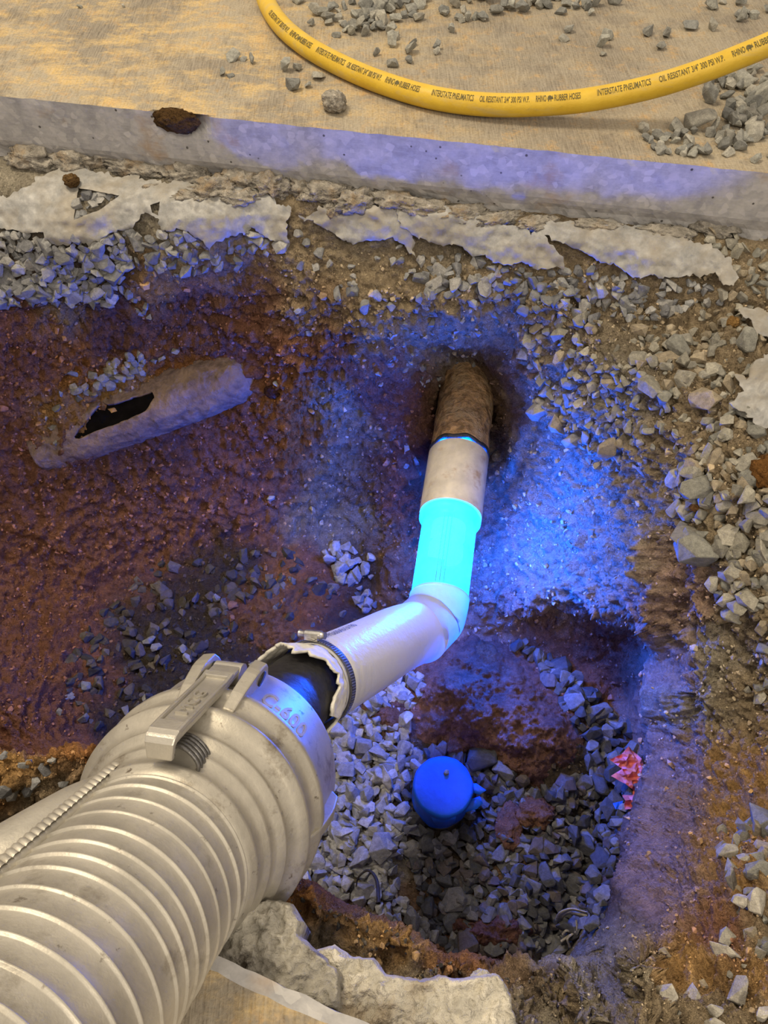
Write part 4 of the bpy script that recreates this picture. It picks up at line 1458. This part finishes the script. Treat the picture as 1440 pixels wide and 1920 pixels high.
# ------------------------------------------------------------------ blue-taped cap
capc = P(831, 1473, -.850)
cap = empty('capped_pipe', (capc[0], capc[1], -.955))
tag(cap, 'upright pipe end sealed with bright blue tape on the dark gravel', 'capped pipe')
seg = 72
A = np.linspace(0, 2 * np.pi, seg, endpoint=False)
rings = []
for (r_, z_) in ((.0001, 0.002), (.02, .002), (.04, .0015), (.053, 0), (.0565, -.002), (.0580, -.006), (.0582, -.02), (.0575, -.045), (.057, -.070)):
    edge = .002 * fbm(np.stack([np.cos(A) * 3, np.sin(A) * 3, A * 0 + z_ * 30], -1), 3) * (r_ > .05)
    wr_ = .0012 * fbm(np.stack([np.cos(A) * r_ * 90, np.sin(A) * r_ * 14, A * 0], -1), 3)
    zz = z_ + wr_
    if z_ < -.06: zz = zz - .03 * np.clip(fbm(np.stack([np.cos(A) * 1.6, np.sin(A) * 1.6, A * 0 + 3], -1), 2) + .5, 0, 1)
    rings.append(np.stack([capc[0] + (r_ + edge) * np.cos(A), capc[1] + (r_ + edge) * np.sin(A), capc[2] + zz], -1))
V = np.concatenate(rings)
Fc = [(i * seg + j, i * seg + (j + 1) % seg, (i + 1) * seg + (j + 1) % seg, (i + 1) * seg + j) for i in range(len(rings) - 1) for j in range(seg)]
mesh('tape_cover', V, Fc, M['tape'], cap)
pV, pF = lathe_along(np.array([capc[0], capc[1], -.99]), (0, 0, 1), [(0, .0555), (.138, .0555), (.138, .051), (0, .051)], 48, up=(0, 1, 0))
mesh('pipe_barrel', pV, pF, M['pvc'], cap)


def flap(pts, z0, dz, name='tape_flap'):
    V2, Fc = fill_poly(pts, 8)
    p = P(V2[:, 0], V2[:, 1], z0)
    p[:, 2] += dz * fbm(np.stack([V2[:, 0] / 14, V2[:, 1] / 14, V2[:, 0] * 0], -1), 2)
    V3, F3 = thicken(p, Fc, np.array([0, 0, -.0008]))
    return mesh(name, V3, F3, M['tape'], cap)


flap([(880, 1468), (893, 1470), (912, 1482), (900, 1489), (884, 1485)], -.868, .012)
flap([(876, 1500), (900, 1492), (906, 1505), (895, 1516), (868, 1524)], -.880, .014)
V2, Fc = fill_poly([(800, 1526), (850, 1522), (852, 1556), (838, 1552), (812, 1556)], 8)
sv = np.array([[capc[0] + (.060 + .004 * math.sin(u_ * .5)) * math.cos(-math.pi / 2 + (u_ - 826) / 60), capc[1] + .060 * math.sin(-math.pi / 2 + (u_ - 826) / 60), capc[2] - .006 - (v_ - 1520) * .0018] for u_, v_ in V2])
mesh('tape_flap', *thicken(sv, Fc, np.array([0, .0008, 0])), M['tape'], cap)
p = P(837, 1449, -.846)
o = lump('gravel_stone', p, (.006, .005, .004), M['rubble'], 5, sub=2)
tag(o, 'tiny dark stone on top of the blue tape cap', 'stone')

# ------------------------------------------------------------------ scraps: red film, strip, roots
def scrap(poly, name, mat, z0, dz, label=None, cat=None, parent=None, step=6, seed=1):
    V2, Fc = fill_poly(rough_poly(poly, 8, 2, seed), step)
    p, n = ground(V2[:, 0], V2[:, 1])
    X = P(V2[:, 0], V2[:, 1], z0)
    fold = fbm(np.stack([V2[:, 0] / 26, V2[:, 1] / 20, V2[:, 0] * 0 + seed], -1), 3, .5, ridged=True)
    X = X + np.array([0, -.3, 1]) * (dz * fold)[:, None]
    o = mesh(name, *thicken(X, Fc, np.array([0, .0003, -.0009])), mat, parent, False)
    if label: tag(o, label, cat)
    return o


red = scrap([(1139, 1424), (1160, 1415), (1172, 1400), (1184, 1408), (1206, 1438), (1200, 1470), (1196, 1512), (1166, 1517), (1168, 1492), (1186, 1482), (1144, 1455), (1162, 1442)], 'red_plastic_scrap', M['red_film'], -.875, .03,
            'crumpled red plastic scrap at the foot of the right wall', 'plastic scrap', seed=3)
scrap([(1148, 1506), (1167, 1501), (1166, 1516), (1152, 1517)], 'blue_tip', M['tape'], -.885, .005, parent=red, seed=4)


def ribbon(pts, w, mat, name, parent=None, zs=None):
    pth = catmull(np.array(pts), 40)
    T, N, B = frames(pth)
    V = np.concatenate([pth + B * w / 2, pth - B * w / 2, pth - B * w / 2 - N * .0015, pth + B * w / 2 - N * .0015])
    n = 40
    Fc = []
    for i in range(n - 1):
        for j in range(4):
            k = (j + 1) % 4
            Fc.append((j * n + i, j * n + i + 1, k * n + i + 1, k * n + i))
    Fc += [(0, n, 2 * n, 3 * n), (n - 1, 2 * n - 1, 3 * n - 1, 4 * n - 1)]
    return mesh(name, V, Fc, mat, parent)


st = empty('pale_strip', P(1090, 1712, -.90))
tag(st, 'pale split strip bending out of the near right wall over the gravel', 'strip')
ribbon([P(1045, 1728, -.94), P(1053, 1713, -.90), P(1072, 1706, -.88), P(1100, 1712, -.87), P(1146, 1722, -.86)], .010, M['strip'], 'strand', st)
ribbon([P(1046, 1728, -.94), P(1060, 1712, -.905), P(1085, 1715, -.885), P(1110, 1722, -.875), P(1146, 1731, -.865)], .009, M['strip'], 'strand', st)
rt = empty('root_tangle', P(1070, 1745, -.93))
tag(rt, 'tangle of thin pale roots below the split strip', 'roots')
for pts in ([(1081, 1725, -.91), (1080, 1745, -.92), (1070, 1752, -.93), (1052, 1765, -.94)], [(1080, 1740, -.92), (1062, 1738, -.93), (1050, 1745, -.94)], [(1075, 1750, -.925), (1064, 1760, -.92), (1068, 1775, -.94)], [(1085, 1733, -.91), (1102, 1750, -.93), (1115, 1763, -.94)], [(1055, 1752, -.93), (1062, 1745, -.92), (1072, 1748, -.93)]):
    rV, rF = tube_geo(catmull(np.array([P(*q) for q in pts]), 20), .0022, 7)
    mesh('root', rV, rF, M['strip'], rt)
rV, rF = tube_geo(catmull(np.array([P(668, 1662, -.93), P(672, 1645, -.90), P(690, 1632, -.88), P(706, 1650, -.86), P(710, 1694, -.84)]), 30), np.linspace(.001, .004, 30), 8)
tag(mesh('dark_root', rV, rF, M['dark_root']), 'dark curved root arching over the pale gravel by the near rim', 'root')

# ------------------------------------------------------------------ yellow air hose with print
hpix = [(590, -300, .017), (530, -190, .017), (500, -110, .017), (492, -60, .017), (492, -25, .017), (504, 13, .017), (531, 51, .017), (572, 85, .017), (622, 114, .017), (682, 142, .017), (742, 164, .017), (802, 181, .018), (866, 192, .019), (932, 197, .021), (1002, 196, .026), (1082, 190, .034), (1160, 177, .046), (1240, 158, .062), (1320, 132, .08), (1382, 108, .095), (1442, 83, .11), (1530, 42, .13), (1640, -20, .15)]
hw = np.array([P(*q) for q in hpix])
hw = np.vstack([hw, hw[-1] + np.array([[.30, .22, -.03], [.65, .36, -.10], [1.1, .42, -.133]])])
yp = resample(catmull(hw, 900), 760)
YR = .0172
yT, yN, yB = frames(yp)
# steady frame: yN up
yV, yF = tube_geo(yp, YR, 40, caps=True)
yh = empty('yellow_air_hose', yp[150])
tag(yh, 'yellow rubber air hose with black print curving across the concrete slab', 'hose')
mesh('rubber_tube', yV, yF, M['yellow'], yh)
yu, yv_, yd = pix(yp)
Sy = np.concatenate([[0], np.cumsum(np.linalg.norm(np.diff(yp, axis=0), axis=1))])


k0 = int(np.argmin(np.where(yd < 3, yu, 1e9)))
kc = int(np.argmin(np.abs(yu[k0:] - 950))) + k0


def s_at(u): return float(np.interp(u, yu[k0:], Sy[k0:]))


i0_, ay = tube_angle(yp[kc - 30:kc + 30], yN[kc - 30:kc + 30], yB[kc - 30:kc + 30], YR, (yu[kc], yv_[kc] - 11))
V0 = None
sg2 = None


def hose_text(body, u0, u1, hgt=.0098):
    global sg2
    V, Fc = text_geo(body, 1, 0, .012); V, Fc = refine(V, Fc, .35)
    s0, s1 = s_at(u0), s_at(u1)
    if sg2 is None:
        sg2 = 1
        X = on_tube(V, yp, yN, yB, yT, YR, s0, s1 - s0, ay, .0005, hgt, 1)
        if pix(X[np.argmax(V[:, 1])])[1] > pix(X[np.argmin(V[:, 1])])[1]: sg2 = -1
    X = on_tube(V, yp, yN, yB, yT, YR, s0, s1 - s0, ay, .0005, hgt, sg2)
    mesh('lettering', X, Fc, M['hose_ink'], yh, False)


RH = [(0, .35), (.10, .62), (.22, .74), (.40, .80), (.62, .82), (.78, .72), (.86, .80), (.92, .66), (1.06, .60), (1.22, .92), (1.18, .52), (1.30, .40), (1.24, .26), (1.02, .30), (.86, .22), (.84, 0), (.70, 0), (.68, .22), (.40, .22), (.34, 0), (.20, 0), (.18, .26), (.06, .22)]


def hose_rhino(u0, u1):
    V2, Fc = fill_poly(RH, .2)
    V = np.concatenate([V2, np.zeros((len(V2), 1))], 1)
    V[:, 0] -= V[:, 0].min()
    X = on_tube(V, yp, yN, yB, yT, YR, s_at(u0), s_at(u1) - s_at(u0), ay, .0005, .0105, sg2)
    mesh('rhino_emblem', X, Fc, M['hose_ink'], yh, False)


OIL = 'OIL RESISTANT 3/4" 300 PSI W.P.'
for body, u0, u1 in ((OIL, 518, 552), ('RHINO', 556, 569), ('RUBBER HOSES', 574, 594), ('INTERSTATE PNEUMATICS', 604, 655), (OIL, 660, 722), ('RHINO', 730, 746), ('RUBBER HOSES', 756, 792), ('INTERSTATE PNEUMATICS', 814, 889), (OIL, 900, 992), ('RHINO', 1004, 1023), ('RUBBER HOSES', 1038, 1087),
                     ('INTERSTATE PNEUMATICS', 1118, 1218), (OIL, 1233, 1352), ('RHINO', 1367, 1391), ('RUBBER HOSES', 1409, 1470)):
    hose_text(body, u0, u1)
for u0, u1 in ((569.5, 573.5), (747, 755), (1025, 1036), (1393, 1406)):
    hose_rhino(u0, u1)

# ------------------------------------------------------------------ stones
def stone_template(seed, npts=13):
    r = np.random.default_rng(seed)
    p = r.normal(size=(npts, 3)); p /= np.linalg.norm(p, axis=1)[:, None]
    p = np.sign(p) * np.abs(p) ** .8
    p *= np.array([1.0, r.uniform(.62, .9), r.uniform(.42, .7)]) * .5
    bm = bmesh.new()
    for q in p: bm.verts.new(q)
    res = bmesh.ops.convex_hull(bm, input=bm.verts)
    bmesh.ops.delete(bm, geom=list({g for g in res['geom_interior'] if isinstance(g, bmesh.types.BMVert)}), context='VERTS')
    bmesh.ops.bevel(bm, geom=list(bm.edges), offset=.035, segments=1, affect='EDGES', profile=.6, clamp_overlap=True)
    bmesh.ops.triangulate(bm, faces=bm.faces)
    bm.verts.index_update()
    V = np.array([v.co[:] for v in bm.verts]); Fc = np.array([[v.index for v in f.verts] for f in bm.faces])
    bm.free()
    return V, Fc


def plain_template(seed, npts=12):
    r = np.random.default_rng(seed)
    p = r.normal(size=(npts, 3)); p /= np.linalg.norm(p, axis=1)[:, None]
    p = np.sign(p) * np.abs(p) ** .8
    p *= np.array([1.0, r.uniform(.62, .9), r.uniform(.45, .7)]) * .52
    bm = bmesh.new()
    for q in p: bm.verts.new(q)
    res = bmesh.ops.convex_hull(bm, input=bm.verts)
    bmesh.ops.delete(bm, geom=list({g for g in res['geom_interior'] if isinstance(g, bmesh.types.BMVert)}), context='VERTS')
    bm.verts.index_update()
    V = np.array([v.co[:] for v in bm.verts]); Fc = np.array([[v.index for v in f.verts] for f in bm.faces])
    bm.free()
    return V, Fc


FINE = [stone_template(100 + i) for i in range(14)]
COARSE = [plain_template(200 + i) for i in range(14)]
FMESH = []
for i, (V, Fc) in enumerate(FINE):
    me = bpy.data.meshes.new('gravel_stone'); me.from_pydata(V.tolist(), [], Fc.tolist()); me.materials.append(M['stone_single']); me.update()
    FMESH.append(me)

gpal = {
    'bank': [(.30, .28, .225), (.25, .235, .195), (.34, .315, .255), (.215, .21, .18), (.30, .25, .175)],
    'slab': [(.29, .285, .25), (.24, .235, .21), (.33, .315, .27), (.20, .20, .185)],
    'pale': [(.33, .33, .33), (.39, .39, .385), (.28, .285, .29), (.23, .23, .235), (.35, .34, .32)],
    'dark': [(.09, .09, .092), (.13, .13, .13), (.068, .068, .07), (.20, .195, .19), (.12, .10, .09)],
    'mud': [(.075, .065, .055), (.10, .085, .07), (.06, .055, .05), (.14, .12, .10)],
    'grey': [(.26, .26, .255), (.20, .20, .20), (.32, .31, .29), (.17, .17, .175)],
}
LAB = {
    'slab': ('grey crushed stone lying loose on the concrete slab by the hose', 'loose stones on the slab'),
    'bank': ('grey crushed stone on the right gravel bank', 'stones on the right gravel bank'),
    'film': ('grey crushed stone in the gravel layer under the plastic film', 'stones under the plastic film'),
    'near': ('crushed stone lying in the near right corner of the dirt', 'stones in the near right corner'),
    'pale': ('pale stone of the clean gravel beside the coupling', 'pale gravel beside the coupling'),
    'dark': ('dark damp stone on the pit floor around the capped pipe', 'dark gravel on the pit floor'),
    'left': ('muddy stone on the floor of the left hollow', 'muddy gravel in the left hollow'),
    'oldp': ('grey stone in the small pile above the broken clay pipe', 'stones above the broken pipe'),
    'wall': ('single stone stuck in the clay wall of the pit', 'stones stuck in the clay wall'),
}
stones = []   # dict: pos, size, rot, color, reg, px


def rand_rot():
    q = rng.normal(size=4); q /= np.linalg.norm(q)
    w, x, y, z = q
    return np.array([[1 - 2 * (y * y + z * z), 2 * (x * y - z * w), 2 * (x * z + y * w)], [2 * (x * y + z * w), 1 - 2 * (x * x + z * z), 2 * (y * z - x * w)], [2 * (x * z - y * w), 2 * (y * z + x * w), 1 - 2 * (x * x + y * y)]])


def flat_rot(n):
    n = n + rng.normal(size=3) * .28
    n /= np.linalg.norm(n)
    a = rng.normal(size=3); a -= a @ n * n; a /= np.linalg.norm(a)
    return np.stack([a, np.cross(n, a), n], 1)


def add_stone(u, v, px, pal, reg, on='ground', sink=.12, flatp=.55, color=None):
    if on == 'slab':
        p = P(u, v, 0.0); n = np.array([0, 0, 1.0])
    else:
        p, n = ground(u, v)
    d = float((p - CO) @ CF)
    size = px * d / FPX
    R = flat_rot(n) if rng.random() < flatp else rand_rot()
    c = np.array(color if color is not None else gpal[pal][rng.integers(len(gpal[pal]))]) * rng.uniform(.82, 1.18)
    k = int(rng.integers(len(FINE)))
    zmin = float(((FINE[k][0] @ R.T) @ n).min()) * size
    pos = p + n * (-zmin - (size * sink if on != 'slab' else .0006))
    stones.append(dict(pos=pos, size=size, R=R, c=c, reg=reg, px=px, k=k, u=float(u), v=float(v)))


CAPXY = capc[:2]


def scatter(poly, spacing, px, pal, reg, keep=1.0, on='ground', big=0.0, sink=.22, patchy=None, flatp=.5, layers=1):
    pa = np.array(poly, float)
    for L in range(layers):
        for y in np.arange(pa[:, 1].min(), pa[:, 1].max(), spacing * .88):
            for x in np.arange(pa[:, 0].min(), pa[:, 0].max(), spacing):
                u = x + rng.uniform(-.5, .5) * spacing; v = y + rng.uniform(-.5, .5) * spacing
                if rng.random() > keep or not in_poly(u, v, poly): continue
                if patchy is not None and fbm(np.array([[u / 60, v / 60, patchy]]), 3)[0] < rng.uniform(-.25, .1): continue
                s = px * math.exp(rng.normal() * .27)
                if rng.random() < big: s *= rng.uniform(1.5, 2.1)
                if reg in ('film', 'bank') and any(in_poly(u, v - 6, f_) and not any(in_poly(u, v, h_) for h_ in hh_) for f_, hh_ in FILMS): continue
                if reg in ('pale', 'dark') and v > rim_v(u) - 8: continue
                if on == 'ground' and reg == 'dark':
                    g, _ = ground(u, v)
                    if np.hypot(*(g[:2] - CAPXY)) < .066: continue
                add_stone(u, v, s, pal, reg, on, sink - .2 * L, flatp)


# gravel layer under the film
scatter([(-40, 430), (140, 445), (230, 435), (250, 500), (225, 560), (120, 580), (60, 570), (-40, 600)], 15, 24, 'grey', 'film', layers=2, sink=.15)
scatter([(225, 430), (420, 440), (545, 430), (545, 470), (470, 490), (430, 505), (330, 515), (260, 500)], 17, 25, 'grey', 'film', sink=.2)
scatter([(135, 350), (230, 365), (190, 400), (130, 415)], 15, 22, 'grey', 'film', sink=.2)
scatter([(235, 540), (270, 560), (300, 610), (280, 610), (240, 570)], 16, 17, 'grey', 'film', keep=.7)
scatter([(545, 430), (780, 460), (820, 520), (800, 640), (700, 620), (640, 560), (560, 500)], 26, 24, 'grey', 'film', keep=.6, patchy=3)
scatter([(780, 470), (900, 485), (1060, 500), (1200, 515), (1340, 520), (1360, 560), (1200, 600), (1040, 600), (920, 560), (800, 560)], 17, 25, 'grey', 'film', keep=.9, sink=.2, big=.05)
scatter([(700, 480), (1000, 520), (1000, 640), (820, 640), (720, 640)], 24, 17, 'grey', 'film', keep=.5, patchy=5)
# right bank
scatter([(1000, 600), (1200, 590), (1380, 540), (1470, 560), (1470, 900), (1290, 900), (1230, 800), (1180, 960), (1080, 860), (1000, 760), (960, 700)], 19, 26, 'bank', 'bank', keep=.85, patchy=8, big=.08)
scatter([(1000, 560), (1460, 560), (1460, 900), (1250, 900), (1120, 880), (990, 720)], 26, 17, 'bank', 'bank', keep=.7)
scatter([(1300, 420), (1460, 400), (1460, 560), (1390, 540), (1320, 500)], 20, 26, 'bank', 'bank', keep=.85)
scatter([(1250, 870), (1460, 850), (1460, 1130), (1400, 1150), (1330, 1060), (1260, 960)], 19, 31, 'bank', 'bank', keep=.9, big=.08, sink=.18)
scatter([(1340, 1080), (1460, 1080), (1460, 1440), (1410, 1420), (1380, 1250)], 34, 30, 'bank', 'bank', keep=.6)
scatter([(1060, 900), (1230, 960), (1260, 1150), (1180, 1050), (1080, 1000)], 44, 14, 'bank', 'bank', keep=.4)
# near right
scatter([(1340, 1545), (1460, 1480), (1460, 1760), (1400, 1740), (1370, 1680), (1350, 1600)], 25, 40, 'bank', 'near', keep=.9, big=.08)
scatter([(1330, 1690), (1460, 1700), (1460, 1790), (1350, 1760)], 34, 40, 'bank', 'near', keep=.7)
scatter([(1200, 1780), (1460, 1780), (1460, 1960), (1200, 1960)], 44, 22, 'bank', 'near', keep=.6)
for u, v, s in ((1303, 1835, 52), (1370, 1850, 62), (1262, 1862, 44), (1340, 1885, 40), (1345, 1905, 50), (1350, 1770, 66), (1425, 1690, 60), (1392, 1705, 40), (1440, 1905, 44), (1270, 1905, 40)):
    add_stone(u, v, s, 'bank', 'near', sink=.1, color=(.40, .37, .31))
for u, v, s in ((1270, 655, 58), (1252, 690, 30), (1340, 690, 36), (1240, 735, 48), (1360, 715, 46), (1285, 635, 40), (1180, 760, 30), (1350, 820, 46), (1330, 845, 40), (1300, 880, 50), (1390, 930, 50), (1360, 1010, 54), (1430, 1010, 40), (1400, 760, 44), (1330, 1095, 40), (1360, 1125, 44)):
    add_stone(u, v, s, 'bank', 'bank', sink=.08)
# pale clean gravel
scatter([(600, 1340), (650, 1310), (700, 1290), (760, 1265), (800, 1270), (790, 1310), (760, 1330), (770, 1400), (780, 1440), (760, 1500), (770, 1560), (740, 1620), (760, 1690), (830, 1760), (820, 1790), (700, 1730), (560, 1660), (480, 1650), (560, 1560), (620, 1450)], 19, 30, 'pale', 'pale', layers=2, sink=.14)
scatter([(570, 1025), (640, 1018), (700, 1040), (705, 1130), (680, 1140), (640, 1090)], 17, 26, 'pale', 'pale', keep=.95, sink=.15)
# dark gravel
scatter([(760, 1420), (850, 1400), (930, 1430), (1000, 1480), (1100, 1450), (1190, 1400), (1185, 1500), (1150, 1640), (1130, 1760), (1050, 1810), (960, 1790), (860, 1790), (790, 1720), (750, 1600)], 19, 29, 'dark', 'dark', layers=2, sink=.15)
scatter([(960, 1200), (1040, 1230), (1110, 1290), (1180, 1370), (1195, 1430), (1100, 1470), (1090, 1380), (1050, 1300)], 18, 29, 'dark', 'dark', layers=2, sink=.15)
scatter([(900, 1430), (960, 1470), (930, 1490), (880, 1450)], 22, 32, 'pale', 'dark', keep=.9)
# left hollow
scatter([(120, 1250), (200, 1130), (290, 1060), (480, 1030), (580, 1040), (640, 1090), (640, 1130), (540, 1110), (470, 1130), (440, 1200), (480, 1250), (420, 1280), (330, 1330), (250, 1400), (140, 1340)], 18, 25, 'mud', 'left', keep=.8, patchy=13, layers=1, sink=.3)
scatter([(440, 1100), (700, 1060), (720, 1130), (600, 1180), (480, 1260)], 26, 19, 'dark', 'left', keep=.5, sink=.25)
for u, v, s in ((279, 1202, 30), (294, 1215, 24), (288, 1190, 22), (405, 1122, 18), (345, 1218, 26), (350, 1234, 24), (235, 1330, 26), (272, 1305, 22), (160, 1285, 24), (137, 1298, 24), (160, 1345, 26), (112, 1334, 20), (475, 1246, 22), (230, 1362, 24)):
    add_stone(u, v, s, 'pale', 'left', sink=.1)
# pile above the old pipe
for i in range(46):
    u = rng.uniform(140, 270); v = 735 - (u - 140) * .42 + rng.uniform(-22, 26)
    add_stone(u, v, rng.uniform(16, 28), 'bank', 'oldp', sink=.05)
for u, v, s in ((328, 661, 20), (302, 672, 18), (290, 682, 16), (112, 745, 14), (85, 787, 12), (105, 770, 20), (95, 808, 18), (110, 830, 14), (230, 742, 12)):
    add_stone(u, v, s, 'bank', 'oldp', sink=.05)
# in the walls
for u, v, s in ((508, 936, 18), (570, 637, 18), (510, 730, 14), (665, 545, 26), (660, 530, 20), (590, 500, 22), (560, 580, 16), (765, 845, 18), (785, 870, 20), (790, 890, 20), (770, 880, 14), (905, 900, 16), (920, 905, 14), (940, 1278, 30), (995, 1280, 22), (1065, 1020, 22), (1060, 1000, 18), (1050, 1022, 16), (1345, 1115, 28), (815, 590, 18), (985, 640, 14)):
    add_stone(u, v, s, 'grey', 'wall', sink=.2)
for i in range(60):
    add_stone(rng.uniform(700, 900), rng.uniform(620, 735), rng.uniform(8, 17), 'grey', 'wall', sink=.2)
# loose stones on the slab
def on_far_slab(u, v):
    p = P(u, v, 0); return p[1] > slab_y(p[0]) + .02


def slab_cluster(n, cu, cv, su, sv, s0, s1):
    s0, s1 = s0 * 1.25, s1 * 1.3
    for _ in range(int(n * 1.25)):
        u, v = cu + rng.normal() * su, cv + rng.normal() * sv
        if not on_far_slab(u, v) or v < -40: continue
        hu = np.interp(u, yu[k0:], yv_[k0:])
        if abs(v - hu) < 26 and u > 520: continue
        add_stone(u, v, rng.uniform(s0, s1), 'slab', 'slab', 'slab')


slab_cluster(42, 690, 40, 55, 20, 13, 26)
slab_cluster(30, 760, 5, 60, 16, 14, 26)
slab_cluster(26, 1040, 5, 60, 14, 12, 24)
slab_cluster(12, 880, 20, 40, 16, 12, 22)
slab_cluster(60, 1400, 225, 36, 48, 16, 34)
slab_cluster(26, 1340, 155, 60, 20, 12, 24)
slab_cluster(24, 1300, 270, 50, 18, 14, 26)
slab_cluster(16, 1390, 20, 50, 24, 14, 24)
for u, v, s in ((438, 112, 26), (458, 113, 14), (472, 118, 18), (538, 133, 24), (558, 132, 18), (548, 168, 28), (578, 164, 12), (598, 148, 24), (655, 150, 24), (622, 20, 26), (606, 30, 20), (590, 28, 24), (560, 4, 30), (704, 105, 16), (737, 125, 22), (772, 100, 26), (770, 118, 18), (772, 86, 18), (818, 92, 16), (818, 102, 18), (905, 38, 20), (892, 36, 16), (1058, 75, 20), (1065, 60, 18), (1126, 88, 28), (1130, 104, 12), (1138, 72, 22), (1214, 65, 26), (1248, 70, 24), (1235, 92, 22), (1292, 55, 28), (1115, 12, 26), (1108, 28, 18), (980, 22, 30), (946, 15, 24), (910, 2, 44), (850, 5, 20), (418, 140, 18), (432, 143, 14), (150, 15, 9), (232, 14, 8), (1308, 238, 50), (1335, 245, 24), (1205, 248, 20), (1210, 262, 16), (1227, 278, 18), (1250, 288, 18), (1280, 290, 18), (1410, 255, 44), (1390, 160, 40), (1425, 190, 50)):
    if on_far_slab(u, v): add_stone(u, v, s * 1.25, 'slab', 'slab', 'slab')
o = lump('concrete_chunk', P(627, 192, .012), (.021, .018, .016), M['rubble'], 77, rough=.45, jag=.3)
tag(o, 'rough round concrete lump on the slab below the yellow hose', 'concrete chunk')
# orange dirt bank by the hose
for u, v, s in ((30, 1440, 34), (75, 1452, 44), (60, 1480, 40), (15, 1475, 40), (90, 1428, 20), (120, 1470, 22), (165, 1425, 22), (10, 1505, 34), (45, 1500, 26), (5, 1420, 30)):
    add_stone(u, v, s, 'grey', 'nearl', sink=.2)
LAB['nearl'] = ('grey stone in the orange dirt bank at the left edge', 'stones in the orange dirt bank')
for i in range(140):
    u = rng.uniform(440, 1120); v = float(rim_v(u)) + rng.uniform(8, 70)
    add_stone(u, v, rng.uniform(5, 13), 'mud', 'rimc', sink=.2)
LAB['rimc'] = ('small crumb of dirt on the near rim of the pit', 'crumbs on the near rim')

NCR = 7500
cu_ = rng.uniform(-40, 1480, NCR * 2); cv_ = rng.uniform(470, 1930, NCR * 2)
okc = ~((cu_ < 640) & (cv_ > 1300 + (640 - cu_) * .3) & (cu_ > 215))
cu_, cv_ = cu_[okc][:NCR], cv_[okc][:NCR]
cp_, cn_ = ground(cu_, cv_)
ci_ = np.clip(((cu_ - S0) / DS).astype(int), 0, GW[1] - 1)
cj_ = np.clip(((np.where(cv_ < rim_v(cu_), cv_, cv_ + gap_v(cu_)) - T0) / DS).astype(int), 0, GW[0] - 1)
cc3 = SOIL[cj_, ci_]
for i in range(len(cu_)):
    px_ = 3.6 * math.exp(abs(rng.normal()) * .55)
    stones.append(dict(pos=cp_[i] + cn_[i] * px_ * .0002, size=px_ * float((cp_[i] - CO) @ CF) / FPX, R=rand_rot(), c=cc3[i] * rng.uniform(.75, 1.15), reg='crumb', px=0.0, k=int(rng.integers(14)), u=float(cu_[i]), v=float(cv_[i])))

hidden = lambda s: (s['u'] < 620 and s['v'] > 1250 + (620 - s['u']) * .35 and s['u'] > 215) or s['u'] < -5 or s['u'] > 1445 or s['v'] > 1925 or s['v'] < -5
order = sorted([s for s in stones if not hidden(s)], key=lambda s: -s['px'])
single = set(id(s) for s in order[:300])
rest = {}
for s in stones:
    if id(s) in single:
        o = bpy.data.objects.new('gravel_stone', FMESH[s['k']])
        COL.objects.link(o)
        Mx = Matrix([[float(s['R'][i][j] * s['size']) for j in range(3)] + [float(s['pos'][i])] for i in range(3)] + [[0, 0, 0, 1]])
        o.matrix_world = Mx
        o.color = (*[float(c) for c in s['c']], 1)
        tag(o, LAB[s['reg']][0], 'stone', LAB[s['reg']][1])
    else:
        rest.setdefault(s['reg'], []).append(s)
for reg, lst in rest.items():
    Vs, Fs, Cs, off = [], [], [], 0
    for s in lst:
        tV, tF = (FINE if s['px'] > 22 else COARSE)[s['k']]
        Vs.append((tV * s['size']) @ s['R'].T + s['pos']); Fs.append(tF + off); off += len(tV)
        Cs.append(np.repeat(np.array([[*s['c'], 1]]), len(tV), 0))
    V = np.concatenate(Vs).astype(np.float32); Fc = np.concatenate(Fs).astype(np.int32); Cc = np.concatenate(Cs).astype(np.float32)
    me = bpy.data.meshes.new('gravel')
    me.vertices.add(len(V)); me.vertices.foreach_set('co', V.ravel())
    me.loops.add(Fc.size); me.loops.foreach_set('vertex_index', Fc.ravel())
    me.polygons.add(len(Fc)); me.polygons.foreach_set('loop_start', np.arange(0, Fc.size, 3, dtype=np.int32))
    me.update(calc_edges=True)
    me.polygons.foreach_set('use_smooth', np.zeros(len(Fc), bool))
    ca = me.color_attributes.new('Col', 'FLOAT_COLOR', 'POINT'); ca.data.foreach_set('color', Cc.ravel())
    me.materials.append(M['stone'])
    o = link('soil_crumbs' if reg in ('crumb', 'rimc') else 'gravel', me)
    GL = {'slab': 'small loose gravel scattered on the concrete slab', 'bank': 'small grey gravel covering the right bank', 'film': 'grey gravel layer below the torn plastic film', 'near': 'small gravel in the near right corner',
          'pale': 'pale clean gravel between the coupling and the blue cap', 'dark': 'dark damp gravel around the blue capped pipe', 'left': 'muddy gravel on the floor of the left hollow', 'oldp': 'small stones above the broken clay pipe',
          'wall': 'small stones stuck in the pit walls', 'nearl': 'small stones in the orange dirt bank at left', 'rimc': 'fine dirt crumbs along the near rim of the pit', 'crumb': 'loose soil crumbs over the walls and floor of the pit'}
    tag(o, GL[reg], 'soil' if reg in ('crumb', 'rimc') else 'gravel', None, 'stuff')
print('stones', len(stones), 'single', len(single))
